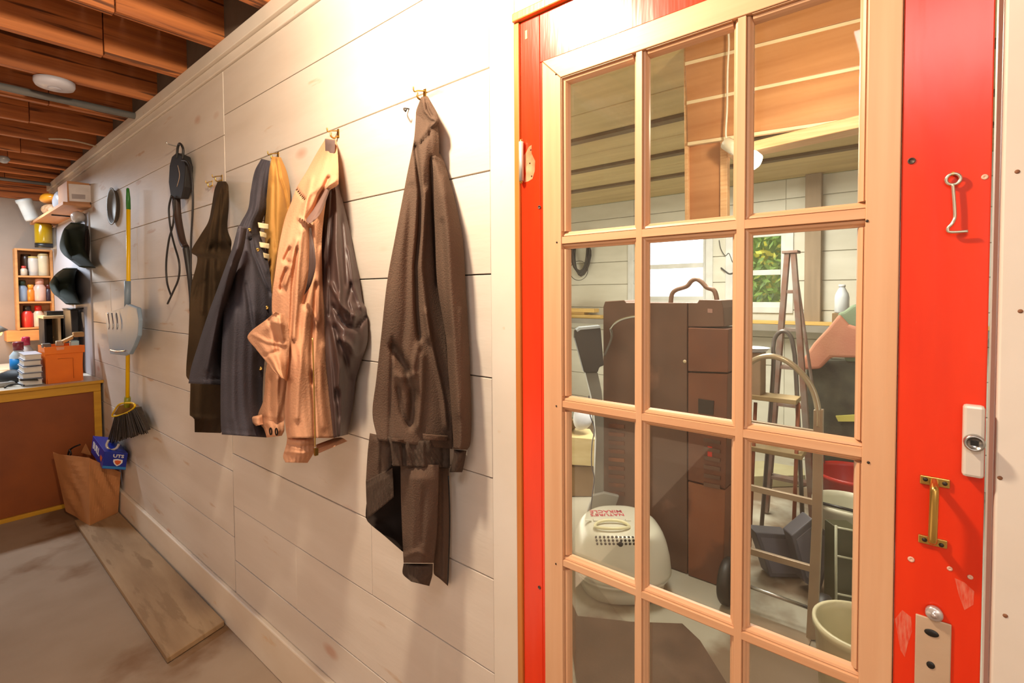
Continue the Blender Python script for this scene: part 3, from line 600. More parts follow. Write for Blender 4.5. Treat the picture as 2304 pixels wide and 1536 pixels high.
# ---- tan jacket with dark satin lining
tj = thing('jacket', 'tan cotton jacket turned partly inside out showing shiny dark brown lining', 'jacket', onx(745, 312, D-.06), 'garments on the coat hooks')
cloth([(742, 396, 760, 398), (738, 420, 764, 425), (733, 455, 772, 455), (725, 514, 786, 514), (724, 560, 796, 566), (725, 618, 808, 622), (727, 660, 816, 678), (731, 699, 825, 697), (732, 760, 827, 765), (733, 816, 812, 815), (737, 855, 801, 853), (741, 894, 796, 894), (747, 950, 789, 945), (751, 985, 783, 977)],
      lambda v: .05+.10*ez(v*2), .025, .09, .035, [
      ([(748, 430), (740, 560), (742, 680), (748, 800), (756, 900)], 5, -.02), ([(757, 430), (757, 560), (765, 650), (762, 700)], 5, .025), ([(768, 470), (775, 580), (780, 640)], 4, -.02), ([(785, 560), (795, 640), (812, 690)], 4, .02),
      ([(750, 690), (775, 730), (800, 738), (822, 712)], 5, -.035), ([(745, 640), (770, 690), (800, 712)], 5, .03), ([(752, 735), (775, 800), (790, 850)], 6, -.03), ([(765, 760), (785, 775), (800, 800)], 6, .03), ([(742, 720), (758, 790), (763, 830), (760, 870)], 5, .025),
      ([(790, 640), (782, 680), (790, 705)], 4, -.025), ([(738, 600), (736, 700)], 4, .015), ([(760, 880), (764, 940)], 5, -.02)], 46, 110, (.005, 4), seed=21).build('lining', M_satin, tj, label='shiny dark brown lining')
cloth([(733, 311, 757, 314), (712, 345, 760, 345), (690, 385, 762, 385), (668, 421, 762, 414), (655, 455, 740, 430), (642, 488, 733, 455), (632, 530, 726, 514), (626, 561, 724, 560), (618, 620, 726, 640), (613, 658, 730, 700), (612, 700, 732, 760), (626, 740, 733, 800), (646, 816, 735, 830), (640, 920, 742, 900), (642, 960, 747, 950), (646, 985, 751, 985)],
      lambda v: .04+.24*ez(v*2.4), lambda v: .06+.08*ez(v*3), .12, .03, [
      ([(665, 423), (678, 440), (686, 449)], 2.5, -.03), ([(672, 490), (690, 500), (703, 505)], 3, .03), ([(700, 402), (690, 450), (684, 490)], 6, .02),
      ([(739, 400), (722, 440), (706, 470), (694, 492)], 5, -.035), ([(757, 405), (738, 418), (724, 450), (716, 480)], 4, .02), ([(697, 514), (700, 560), (702, 610), (690, 655), (684, 680)], 6, -.045),
      ([(652, 560), (640, 585), (650, 590)], 5, -.03), ([(645, 606), (636, 630), (633, 650)], 5, -.04), ([(640, 640), (650, 610), (660, 570), (668, 540)], 6, .025),
      ([(680, 520), (672, 600), (668, 680), (660, 760)], 6, .022), ([(668, 560), (658, 650), (655, 740), (648, 790)], 4, -.022), ([(712, 640), (706, 720), (700, 800), (702, 860)], 5, -.03), ([(722, 560), (715, 660), (718, 720)], 5, .018),
      ([(690, 700), (680, 780), (672, 860), (668, 940)], 7, .02), ([(700, 840), (706, 920), (708, 985)], 4, -.03), ([(725, 780), (722, 880), (728, 960)], 7, .015), ([(655, 860), (652, 960)], 6, -.012),
      ([(702, 700), (712, 730)], 3, .02)], 64, 150, (.0035, 4), seed=22).build('body', M_peach, tj)
cloth([(731, 312, 754, 315), (732, 340, 753, 342), (733, 362, 736, 366)], .085, .085, .015, .004, (), 14, 14, (.001, 2), seed=23).build('collar_inside', mat('collar_grey', '#6f5a54', .8), tj, label='dark inside of the collar')
cloth([(744, 402, 750, 404), (724, 440, 736, 445), (706, 470, 724, 476), (688, 497, 712, 492), (697, 503, 706, 498)], lambda v: .115+.13*v, lambda v: .105+.12*v, .01, .004, (), 12, 30, (.001, 2), seed=24).build('placket', mat('placket_brown', '#6a4f46', .7), tj, label='dark strip inside the front placket')
cloth([(696, 512, 700, 512), (696, 560, 708, 560), (694, 610, 710, 600), (690, 640, 700, 640), (684, 664, 688, 660)], .235, .225, .01, 0, (), 8, 30, (.001, 2), seed=25).build('slit', M_satin, tj, label='dark lining glimpsed through the front slit')
cloth([(620, 702, 640, 706), (600, 718, 648, 730), (557, 756, 652, 770), (576, 785, 651, 790), (600, 815, 650, 815), (612, 832, 648, 836), (630, 848, 645, 858)], .33, .285, .03, .02, [([(605, 720), (620, 760), (622, 790)], 5, -.02), ([(570, 752), (600, 768), (640, 775)], 4, .012), ([(595, 800), (625, 790)], 4, -.012), ([(630, 715), (636, 760)], 5, .018)], 40, 50, (.004, 3), seed=26).build('pocket_flap', M_peach, tj, label='large turned-out tan flap')
cloth([(628, 745, 652, 750), (606, 800, 648, 812), (597, 840, 646, 850), (596, 865, 646, 874), (591, 905, 641, 925), (580, 935, 640, 945), (586, 955, 640, 960), (594, 965, 640, 968), (600, 984, 634, 980)], lambda v: .27-.07*ez(v*2), lambda v: .25-.08*ez(v*2), .09, .02, [([(610, 850), (608, 930)], 5, -.02), ([(625, 850), (622, 940)], 5, .018), ([(595, 940), (620, 950), (636, 946)], 4, -.018)], 32, 44, (.005, 3), seed=27).build('cuff_sleeve', M_peach, tj)
for x, y in [(609, 970), (622, 971)]:
    c = onx(x, y, D-.215); B().tube([c+Vector((0, math.cos(a)*.0075, math.sin(a)*.011)) for a in [i*math.pi/6 for i in range(12)]], .0022, 6, False, True).build('eyelet', M_dark, tj)
cloth([(563, 938, 590, 932), (565, 948, 592, 952), (576, 958, 594, 954)], .23, .21, .02, .012, (), 12, 10, (.002, 2), seed=271).build('cuff_tab', M_peach, tj)
cloth([(646, 984, 706, 982), (644, 1000, 707, 998), (637, 1026, 706, 1018), (642, 1040, 692, 1041)], .27, .21, .05, .02, [([(646, 998), (680, 1005), (706, 998)], 3, -.014), ([(640, 1014), (680, 1020), (704, 1012)], 3, .012)], 30, 20, (.003, 6), seed=28).build('hem_band', M_peach, tj)
cloth([(711, 1000, 752, 985), (712, 1010, 768, 984), (714, 1021, 782, 992)], .19, .07, .05, .015, [([(716, 1010), (770, 988)], 3, .008)], 26, 14, (.002, 4), seed=29).build('hem_band', M_peach, tj)
B().tube([onx(x, y, D-.245) for x, y in [(703, 760), (706, 850), (708, 940), (709, 1005)]], .002, 6).box(D-.225, D-.215, onx(711, 1018, D-.22).y-.004, onx(711, 1018, D-.22).y+.004, onx(711, 1024, D-.22).z, onx(711, 1008, D-.22).z).build('zip', M_brass, tj)

# ---- navy canvas jacket with mustard lining
nj = thing('jacket', 'navy blue canvas jacket with brass snaps and mustard lining between olive and tan garments', 'jacket', onx(627, 352, D-.05), 'garments on the coat hooks')
cloth([(612, 352, 632, 354), (606, 380, 645, 385), (602, 420, 652, 420), (598, 460, 653, 460), (594, 500, 650, 500), (598, 560, 640, 560), (604, 620, 625, 620), (610, 660, 618, 660)], .10, .03, .04, .03, [([(624, 360), (630, 400), (640, 430), (648, 470)], 3, -.03), ([(618, 370), (617, 480), (620, 560)], 4, -.012), ([(610, 420), (606, 520)], 5, .012)], 28, 60, (.003, 2), seed=31).build('mustard_lining', M_must, nj, label='mustard yellow lining')
for (x0, y0, x1, y1) in [(580, 500, 604, 512), (583, 544, 606, 556), (584, 520, 600, 532), (592, 568, 606, 580)]:
    cloth([(x0, y0, x1, y0+4), (x0+2, y1, x1, y1+4)], .17, .135, .006, .003, (), 8, 6, (.001, 1), seed=x0).build('label_tag', mat('pale_label', '#d9c79c', .7), nj)
cloth([(588, 357, 608, 362), (573, 385, 606, 390), (564, 430, 602, 430), (558, 470, 599, 470), (540, 505, 588, 505), (534, 530, 586, 530), (524, 555, 597, 560), (515, 590, 604, 592), (508, 640, 611, 644), (503, 704, 611, 704), (499, 780, 600, 780), (497, 826, 594, 826), (496, 905, 591, 905), (497, 960, 596, 960), (499, 977, 600, 984)],
      lambda v: .05+.26*ez(v*2.2), lambda v: .04+.13*ez(v*2), .14, .03, [
      ([(544, 532), (556, 540), (564, 538), (578, 532)], 2.5, -.02), ([(563, 540), (568, 570), (580, 600), (592, 630), (606, 660)], 4, -.03), ([(578, 545), (590, 575), (602, 610)], 4, .02), ([(552, 430), (585, 390)], 8, .01),
      ([(576, 380), (572, 430), (566, 480), (555, 510)], 5, -.014), ([(514, 678), (545, 678)], 2, -.010), ([(553, 640), (566, 720), (574, 780)], 5, -.018), ([(500, 966), (540, 970), (598, 970)], 2, -.008), ([(530, 700), (525, 820), (520, 940)], 9, .012), ([(570, 700), (566, 850), (565, 960)], 8, .010), ([(520, 555), (530, 600), (520, 650)], 5, -.02)], 56, 130, (.005, 4), seed=32).build('body', M_navy, nj)
from mathutils.bvhtree import BVHTree
nb = [o for o in nj.children if o.name.startswith('body')][0]
ntree = BVHTree.FromPolygons([v.co+OFF[nb.name] for v in nb.data.vertices], [tuple(p.vertices) for p in nb.data.polygons])
cloth([(536, 507, 556, 512), (524, 553, 548, 560), (510, 592, 535, 600), (498, 625, 524, 640), (486, 658, 514, 690), (474, 690, 506, 720), (461, 728, 500, 770), (446, 775, 498, 810), (430, 827, 497, 850), (424, 862, 496, 866)], lambda v: .325+.02*v, lambda v: .28+.0*v, .05, .035, [
      ([(520, 600), (500, 680), (480, 760), (465, 830)], 7, .014), ([(505, 670), (490, 760), (485, 850)], 6, -.014), ([(430, 850), (495, 852)], 2, -.008)], 34, 90, (.004, 3), seed=33).build('sleeve', M_navy, nj)
for x, y, o in [(561, 517, .275), (580, 562, .235), (600, 692, .205), (586, 829, .205)]:
    c = ntree.ray_cast(EYE, ray(x, y))[0] or onx(x, y, D-o); d = (EYE-c).normalized()
    B().lathe(c, [(.0065, -.004), (.0065, .003), (.0045, .0045), (.003, .0035), (.0002, .004)], 14, d).build('snap_button', M_brass, nj)

# ---- dark olive garment
oj = thing('jacket', 'dark olive brown garment hanging leftmost, half hidden behind the navy jacket', 'jacket', onx(500, 405, D-.05), 'garments on the coat hooks')
cloth([(490, 408, 508, 408), (483, 425, 514, 418), (476, 465, 515, 462), (468, 500, 512, 514), (450, 530, 521, 543), (430, 566, 520, 564), (444, 580, 530, 590), (430, 645, 540, 640), (424, 760, 540, 740), (419, 846, 530, 846), (428, 860, 520, 860), (427, 936, 512, 936), (437, 940, 510, 940), (438, 972, 497, 974)],
      lambda v: .04+.24*ez(v*2.4), .05, .12, .03, [
      ([(500, 430), (492, 520), (488, 600)], 4, -.03), ([(488, 440), (474, 520), (462, 600), (455, 700)], 5, .02), ([(504, 525), (512, 545), (520, 556)], 4, -.03), ([(475, 560), (470, 680), (466, 800)], 6, -.02), ([(437, 668), (445, 640), (460, 636)], 3, -.02), ([(485, 640), (480, 760)], 6, .015), ([(438, 940), (500, 940)], 2, -.01)], 40, 110, (.005, 4), seed=41).build('body', M_olivec, oj)

# ---- black corded tool
tl = thing('hanging_tool', 'black corded gun-shaped tool hanging by a loop left of the garments', 'tool', onx(402, 330, D-.03))
XT = D-.05
def T(x, y, k=0): return onx(x, y, XT-k)
B().prism([T(x, y) for x, y in [(386, 352), (396, 343), (412, 350), (418, 372), (414, 420), (408, 446), (384, 446), (379, 410), (381, 372)]], (.035, 0, 0)).build('housing', mat('tool_black', '#1b1716', .7, bump=.1), tl, .006)
B().tube([T(396, 444, -.015), T(400, 490, -.012), T(410, 540, -.01), T(418, 556, -.01)], lambda t: .020-.004*t, 10).build('handle', mat('brown_rubber', '#3b2a22', .5), tl)
B().tube([T(418, 556, -.01), T(424, 600, -.01), T(428, 640, -.01), T(430, 690, -.01), T(428, 755, -.01)], lambda t: .012*(1-t)+.005, 8).build('strain_relief', M_rubber, tl)
B().tube([T(x, y, 0) for x, y in [(398, 356), (400, 332), (405, 323), (412, 335), (411, 358)]], .006, 8).build('hanging_loop', M_rubber, tl)
B().tube([T(x, y, .01) for x, y in [(410, 360), (424, 366), (432, 400), (434, 460), (430, 540), (429, 620), (428, 700)]], .005, 8).tube([T(x, y, .012) for x, y in [(386, 440), (380, 470), (384, 515), (392, 550), (403, 590), (402, 625), (390, 655), (377, 683)]], .005, 8).tube([T(x, y, .004) for x, y in [(392, 446), (390, 500), (380, 540), (374, 590), (376, 635), (385, 665)]], .005, 8).build('cord', M_rubber, tl)
B().tube([T(x, y, .014) for x, y in [(400, 372), (404, 395), (398, 420)]], .0012, 6).build('pull_string', mat('pale_string', '#c9a888', .6), tl)
p = onx(402, 330); B().tube([(D, p.y, p.z), (D-.05, p.y, p.z+.004), (D-.055, p.y, p.z+.015)], .003, 8).build('nail_hook', M_steel, label='steel nail carrying the black corded tool', cat='hook')

# ---- steel pan lid
pz0, pz1 = onx(257, 507, D-.01).z, onx(257, 423, D-.01).z; py_ = onx(257, 465, D-.012).y
B().lathe((D-.002, py_, (pz0+pz1)/2), [(.001, .002), ((pz1-pz0)/2-.02, .002), ((pz1-pz0)/2-.01, .02), ((pz1-pz0)/2, .024), ((pz1-pz0)/2, .028), ((pz1-pz0)/2-.012, .026), ((pz1-pz0)/2-.022, .006), (.001, .006)], 36, (-1, 0, 0)).build('round_pan', mat('dull_steel', '#7a746c', .5, .7, bump=0), label='round steel pan hung flat on the wall left of the yellow broom', cat='pan')

# ---- broom and dustpan
XBm = D-.06
br = thing('broom', 'yellow handled upright broom with green grip and black bristles hung on the wall', 'broom', onx(288, 436, XBm))
M_yel = mat('yellow_plastic', '#f2c40c', .35, bump=0, col2='#e6b400'); M_grn = mat('green_grip', '#2f7a2c', .4, bump=0)
def Q(x, y, k=0): return onx(x, y, XBm-k)
B().tube([Q(289, 470), Q(289, 640), Q(287, 900)], .0115, 14, False).build('handle', M_yel, br)
B().lathe(Q(289, 471), [(.0125, 0), (.0125, onx(289, 446, XBm).z-onx(289, 471, XBm).z), (.010, .10), (.008, .13), (.004, .135)], 14).build('grip_end', M_grn, br)
B().tube([Q(287, 893), Q(286, 915)], .018, 14, False).build('socket', mat('olive_socket', '#8a8a1c', .4, bump=0), br)
ring = [(284, 906), (268, 910), (257, 925), (253, 936), (270, 934), (290, 926), (303, 915), (300, 907)]
B().tube([Q(x, y, .012) for x, y in ring], .006, 8, True, True).build('yellow_collar', M_yel, br)
B().prism([Q(x, y, -.01) for x, y in [(255, 932), (268, 912), (284, 908), (302, 910), (308, 918), (296, 928), (272, 937)]], (.02, 0, 0)).build('head_plate', mat('brown_plate', '#8a5f14', .5), br, .003)
M_br = mat('black_bristle', '#2c241c', .7, col2='#4a3b2a', stretch=(30, 30, 1), scale=3)
bb = B(); rb = random.Random(4)
for k in range(190):
    t = rb.random(); s = rb.random()*.05-.02
    x0 = 257+48*t; y0 = 936-20*t**1.3+2; x1 = 242+88*t+rb.uniform(-3, 3); y1 = 997-26*t+rb.uniform(-5, 4)
    a = Q(x0, y0, s); c = Q(x1, y1, s*1.3); d = Vector((0, .003, 0)); e = Vector((.003, 0, 0))
    bb.add([a-d, a+e, a+d, c-d*1.4, c+e*1.4, c+d*1.4], [(0, 1, 4, 3), (1, 2, 5, 4), (2, 0, 3, 5)])
bb.prism([Q(x, y, .012) for x, y in [(257, 936), (280, 932), (305, 916), (326, 968), (290, 984), (246, 990)]], (.03, 0, 0))
o = bb.build('bristles', M_br, br); o['kind'] = 'stuff'
dp = thing('dustpan', 'grey upright dustpan clipped onto the yellow broom handle', 'dustpan', onx(285, 640, XBm-.02))
M_dp = mat('grey_plastic', '#7a90a4', .45, bump=0, col2='#8796a0', spec=.6)
B().tube([Q(287, 632, .004), Q(287, 690, .006)], .0175, 14, False).build('clip_handle', M_dp, dp)
out = [(284, 684), (295, 688), (308, 694), (312, 720), (310, 755), (300, 780), (291, 797), (284, 800), (248, 796), (244, 770), (240, 735), (237, 704), (262, 697), (278, 692)]
B().prism([Q(x, y, .035) for x, y in out], (.004, 0, 0)).build('pan_back', M_dp, dp, .0015)
B().prism([Q(x, y, .06) for x, y in [(288, 684), (308, 692), (312, 720), (310, 755), (300, 780), (291, 797), (286, 796), (282, 740)]], (.022, 0, 0)).build('side_wing', M_dp, dp, .006)
for x in (243, 252, 262): B().tube([Q(x, 704, .045), Q(x+3, 730, .046), Q(x+2, 740, .045)], .0035, 8).build('rib', M_chrome, dp, label='bright clear rib')
B().tube([Q(248, 786, .05), Q(262, 790, .05), Q(284, 789, .05)], .006, 8).build('comb_lip', M_chrome, dp)

# ---- floor board, bag and blue box
pl = [onz(x, y, .03) for x, y in [(376, 1480), (509, 1394), (272, 1144), (168, 1170)]]
pl = [Vector((min(p.x, .927), p.y, .03)) for p in pl]
B().prism(pl, (0, 0, -.026)).build('plywood_board', M_ply, None, .004, label='long worn plywood board lying on the concrete along the baseboard', cat='board')
zt = .50
bF, bL, bR = onz(202, 1182, .031), onz(148, 1150, .031), onz(268, 1152, .031)
bR.x = min(bR.x, .92); bK = bL+bR-bF; bK.x = min(bK.x, .92)
tF = ondep(201, 1030, bF.dot(FH)-.02); tL = ondep(119, 1020, bL.dot(FH)-.02); tR = ondep(272, 1062, bR.dot(FH)-.03); tR.x = min(tR.x, .93); tK = tL+tR-tF; tK.x = min(tK.x, .93)
M_bag = mat('brown_paper', '#c08452', .7, col2='#ad7342', scale=4, bump=.3, bscale=12)
bag = thing('paper_bag', 'brown paper bag standing open on the plywood board by the workbench end', 'bag', (bF+bK)/2)
def sheet(name, a, b_, c, d, m, par, nrm, amp=.006, seed=0, n=14, th=.002):   # crumpled sheet a,b bottom -> c,d top
    r_ = random.Random(seed); nrm = Vector(nrm).normalized(); vs = []
    kk = [(r_.uniform(1, 5), r_.uniform(1, 6), r_.random()*6) for _ in range(4)]
    for j in range(n+1):
        for i in range(n+1):
            u, v = i/n, j/n; p = (a*(1-u)+b_*u)*(1-v)+(d*(1-u)+c*u)*v
            q = sum(math.sin(k1*3*u+k2*3*v+k3) for k1, k2, k3 in kk)*amp*.5*math.sin(math.pi*u)*(.2+.8*math.sin(math.pi*v))
            vs.append(p+nrm*q)
    N = len(vs); W = n+1; fs = [(j*W+i, j*W+i+1, (j+1)*W+i+1, (j+1)*W+i) for j in range(n) for i in range(n)]
    vs2 = [p-nrm*th for p in vs]; bnd = [(i, i+1) for i in range(n)]+[(n*W+i+1, n*W+i) for i in range(n)]+[((j+1)*W, j*W) for j in range(n)]+[(j*W+n, (j+1)*W+n) for j in range(n)]
    return B().add(vs+vs2, fs+[tuple(N+i for i in reversed(f)) for f in fs]+[(p_, q_, q_+N, p_+N) for p_, q_ in bnd]).build(name, m, par)
nl = (bF-bL).cross(ZU); nr = (bR-bF).cross(ZU)
sheet('side_panel', bL, bF, tF, tL, M_bag, bag, -nl if nl.dot(FH) > 0 else nl, .012, 1)
sheet('side_panel', bF, bR, tR, tF, M_bag, bag, -nr if nr.dot(FH) > 0 else nr, .010, 2)
sheet('back_panel', bK, bR, tR, tK+Vector((0, 0, .03)), M_bag, bag, nl if nl.dot(FH) > 0 else -nl, .006, 3)
sheet('back_panel', bL, bK, tK+Vector((0, 0, .03)), tL+Vector((0, 0, .012)), M_bag, bag, nr if nr.dot(FH) > 0 else -nr, .006, 4)
a1 = ondep(188, 999, bK.dot(FH)-.12); B().prism([ondep(182, 1018, bK.dot(FH)-.1), ondep(192, 998, bK.dot(FH)-.1), ondep(204, 1024, bK.dot(FH)-.12)], Vector((0.004, .004, 0))).build('torn_corner', M_bag, bag)
B().tube([ondep(x, y, 3.62) for x, y in [(153, 1025), (156, 1014), (165, 1006), (180, 1000)]], .006, 6).tube([ondep(x, y, 3.60) for x, y in [(156, 1010), (160, 1020), (158, 1024)]], .005, 6).build('black_strap', M_black, label='black strap poking out of the brown paper bag', cat='strap')
# blue carton resting on the bag's rim
dA = 3.36
cA, cB, cC, cE = ondep(235, 1015, dA), ondep(288, 1019, dA+.06), ondep(230, 1054, dA+.03), ondep(209, 980, dA+.22)
ex, ez, ey = cB-cA, cC-cA, cE-cA
M_blue = mat('blue_carton', '#1c2f9c', .35, bump=0, col2='#16247c')
bc = thing('blue_box', 'small blue carton with white lettering tipped on the rim of the paper bag', 'box', cA+ez)
B().hexa([cA+ez, cA+ez+ex, cA+ez+ex+ey, cA+ez+ey], [cA, cA+ex, cA+ex+ey, cA+ey]).build('carton', M_blue, bc, .002)
M_wht = mat('print_white', '#e8e2e2', .5, bump=0); M_orgp = mat('print_orange', '#e0622c', .5, bump=0); M_sky = mat('print_sky', '#2d7fc4', .5, bump=0)
nf = ex.cross(ez).normalized(); nf = nf if nf.dot(FH) < 0 else -nf
ns = ey.cross(ez).normalized(); ns = ns if ns.dot(FH) < 0 else -ns
B().prism([cA+ez*t+ex*s+nf*.0006 for s, t in [(.0, .82), (1, .82), (1, .96), (0, .96)]], nf*.0006).build('print_band', M_sky, bc)
sh = [(.42, .42), (.60, .38), (.82, .42), (.82, .58), (.72, .72), (.60, .80), (.48, .68), (.42, .55)]
B().prism([cA+ez*t+ex*s+nf*.0006 for s, t in sh], nf*.0008).build('shield_logo', M_wht, bc)
B().prism([cA+ez*(.58+(t-.58)*.66)+ex*(.62+(s-.62)*.66)+nf*.0014 for s, t in sh], nf*.0008).build('shield_fill', M_orgp, bc)
text_mesh('lettering', 'UTS', cA+ez*.22+ex*.62+nf*.001, ex, -ez, .035, M_wht, bc, bold=.001)
text_mesh('lettering', 'BUILL', cA+ey*.62+ez*.45+ns*.001, -ey, -ez, .075, M_wht, bc, bold=.002)
B().prism([cA+ez*t+ey*s+ns*.0006 for s, t in [(.08, .45), (.22, .40), (.26, .62), (.14, .75)]], ns*.0008).build('shield_logo', M_orgp, bc)
# clear plastic bag hanging from broom bristles to the box
B().tube([ondep(x, y, 3.42) for x, y in [(244, 990), (240, 1002), (248, 1012), (262, 1008), (268, 998)]], .008, 8).build('crumpled_plastic', mat('clear_plastic', '#cfc4bc', .15, bump=.3, spec=.8), label='crumpled clear plastic on top of the blue carton', cat='plastic wrap')
# ---- workbench at the far end
WB = 5.02
bench = thing('workbench', 'workbench with brown hardboard end panel framed in yellow wood strips', 'workbench', (.2, 5.9, 0))
M_yw = mat('yellow_strip', '#cf9a22', .45, col2='#b98516', scale=3, stretch=(1, 8, 8)); M_hb = mat('hardboard', '#8c460c', .55, col2='#743706', scale=3, bump=.2, bscale=120)
box('end_panel', M_hb, bench, -.8, .935, WB+.02, WB+.035, .03, .88)
box('side_panel', M_hb, bench, -.78, -.76, WB+.04, 7.0, .0, .90)
box('top_strip', M_yw, bench, -.8, .94, WB, WB+.019, .862, .925, bevel=.002)
box('corner_strip', M_yw, bench, .895, .94, WB, WB+.019, .031, .861, bevel=.002)
box('bottom_strip', M_yw, bench, -.8, .94, WB-.004, WB+.019, 0, .03, bevel=.002)
box('top', mat('white_worktop', '#d9cfbf', .35, scale=3, col2='#c9bda8'), bench, -.8, .955, WB-.012, 7.02, .926, .948, bevel=.003)
box('edge_strip', M_yw, bench, -.8, .955, WB-.026, WB-.0125, .926, .948, bevel=.002)
ZB = .9485
def Y(x, y, yy): return ony(x, y, yy)
def front(name, m, par, pts, yy, dep, bev=.002, **k):
    return B().prism([Y(x, y, yy) for x, y in pts], (0, dep, 0)).build(name, m, par, bev, **k)
def stand(px, yy): return ony(px, 800, yy).x
# orange crate
xa, xb = ony(101, 820, 5.10).x, ony(189, 820, 5.10).x; zt_ = ony(140, 779, 5.10).z
cr = thing('crate', 'bright orange plastic storage crate full of odds and ends on the workbench', 'crate', ((xa+xb)/2, 5.25, ZB))
M_or = mat('orange_plastic', '#f07a0a', .4, bump=0, col2='#e06c04')
B().hexa([(xa+.012, 5.10, ZB), (xb-.015, 5.10, ZB), (xb-.015, 5.106, ZB), (xa+.012, 5.106, ZB)], [(xa, 5.095, zt_), (xb, 5.095, zt_), (xb, 5.101, zt_), (xa, 5.101, zt_)]).build('front_wall', M_or, cr, .002)
box('back_wall', M_or, cr, xa+.003, xb-.003, 5.42, 5.426, ZB, zt_)
for x in (xa+.004, xb-.012): box('side_wall', M_or, cr, x, x+.006, 5.107, 5.419, ZB, zt_)
box('bottom', M_or, cr, xa+.02, xb-.02, 5.11, 5.41, ZB+.0002, ZB+.006)
box('rim_skirt', M_or, cr, xa-.002, xb+.006, 5.084, 5.0935, zt_-.055, zt_+.002, bevel=.003)
B().tube([Y(130, 807, 5.088), Y(164, 805, 5.088), Y(166, 850, 5.09)], .0015, 5, False).build('moulded_line', mat('orange_dark', '#b85200', .5, bump=0), cr)
front('handle_mark', mat('orange_pale', '#eda078', .5), cr, [(126, 781), (145, 780), (144, 786), (128, 788)], 5.0825, .001, 0)
rt = random.Random(9)
for i, (x, y, w_, h_, c, lab) in enumerate([(134, 772, 12, 10, '#b8a890', 'tan handled tool lying in the left half of the orange crate'), (150, 764, 20, 7, '#caa060', 'brass coloured bar sticking out of the orange crate'), (167, 772, 14, 11, '#a9d4dc', 'pale blue plastic cap lying in the orange crate'), (104, 777, 14, 8, '#6a6660', 'grey metal piece at the left corner inside the orange crate'), (176, 752, 18, 10, '#a8804c', 'tan block poking out at the back of the orange crate')]):
    c_ = ony(x, y, 5.2); d = .0033
    B().obox(c_, (w_*d*.55, 0, .02 if i == 1 else 0), (0, .03, 0), (0, 0, h_*d*.6)).build('hand_tool', mat('tool_%d' % i, c, .4, bump=0), None, .006, label=lab, cat='tool', group='odds and ends in the orange crate')
# stack of binders left of the crate
xl = xa-.012
for i in range(5):
    z = ZB+.004+i*.047
    g = thing('binder', ['lowest', 'second lowest', 'middle', 'second highest', 'topmost'][i]+' white binder in the stack left of the orange crate', 'binder', (xl-.06, 5.3, z), 'white binders stacked by the crate')
    t = .004*i
    B().box(xl-.115+t, xl-.001, 5.10+.03*(i % 2), 5.40, z, z+.004).box(xl-.115+t, xl-.001, 5.10+.03*(i % 2), 5.40, z+.038, z+.042).build('cover', mat('binder_%d' % (i % 2), ['#cfd2da', '#9aa4b8'][i % 2], .4, bump=0), g, .001)
    box('pages', mat('pages', '#e6e0d4', .8), g, xl-.108+t, xl-.006, 5.11+.03*(i % 2), 5.395, z+.0042, z+.0378)
# spray bottles, black bag and headband on the bench
def bottle(name, px, pyt, pyb, hw, yy, mb, mc, label, cat='bottle', capf=.22, group=None, neck=.5, zfix=None, band=None):
    base = ony(px, pyb, yy); z0 = zfix if zfix is not None else base.z; top = ony(px, pyt, yy).z; h = top-z0; dep = base.dot(FH); r = hw/F_PX*dep
    g = thing(name, label, cat, (base.x, yy, z0), group); b0 = (base.x, yy, z0); hb_ = h*(1-capf)
    B().lathe(b0, [(r*.9, 0), (r, h*.03), (r, hb_*.82), (r*neck*1.1, hb_*.97), (r*neck, hb_)], 18).build('bottle_body', mb, g)
    B().lathe((base.x, yy, z0+hb_), [(r*max(neck, .55)*1.1, 0), (r*max(neck, .55)*1.1, h*capf*.9), (r*neck*.8, h*capf)], 16).build('cap', mc, g)
    if band: B().lathe((base.x, yy, z0+h*.15), [(r*1.01, 0), (r*1.01, h*.42)], 18).build('label_band', band, g)
    return g
K = lambda n, c, r=.35: mat(n, c, r, bump=0)
bottle('spray_bottle', 43, 768, 836, 15, 5.55, K('pale_blue_plastic', '#c8dbe6'), K('dark_red_cap', '#8a3038'), 'white and blue bottle with dark red cap left of the binders', zfix=ZB, band=K('blue_label', '#1f86d0'))
bottle('spray_bottle', 60, 757, 828, 12, 5.85, K('white_pl', '#dfdcd8'), K('crimson_cap', '#c02848'), 'white bottle with crimson cap just behind the blue-labelled bottle', zfix=ZB, band=K('crimson_label', '#b83850'))
M_bk = mat('black_cloth', '#14161c', .6, bump=.2)
sb = B(); sb.lathe((ony(30, 840, 5.45).x, 5.45, ZB+.003), [(.11, 0), (.12, .03), (.09, .07), (.04, .09), (.001, .095)], 22, sy=.6)
sb.build('black_pouch', M_bk, label='soft black pouch lying on the bench left of the binders', cat='pouch')
B().tube([(ony(x, y, 5.15).x, yy, ZB+.007+k) for x, y, yy, k in [(8, 850, 5.10, 0), (20, 845, 5.14, .01), (40, 843, 5.15, .01), (52, 846, 5.10, 0)]], .006, 8).build('headband', M_black, label='thin black curved band lying in front of the black pouch', cat='band')
front('small_tool', M_black, None, [(45, 853), (85, 852), (87, 856), (46, 857)], 5.06, .03, .002, label='slim black tool lying on the bench in front of the binders', cat='tool')
B().tube([(-.15, 5.16, ZB+.019), (ony(0, 830, 5.2).x, 5.2, ZB+.019), (ony(22, 822, 5.24).x, 5.24, ZB+.019)], .018, 10).build('grey_rod', K('grey_tube', '#a8a6a0'), label='grey tube lying on the bench at the left edge', cat='tube')
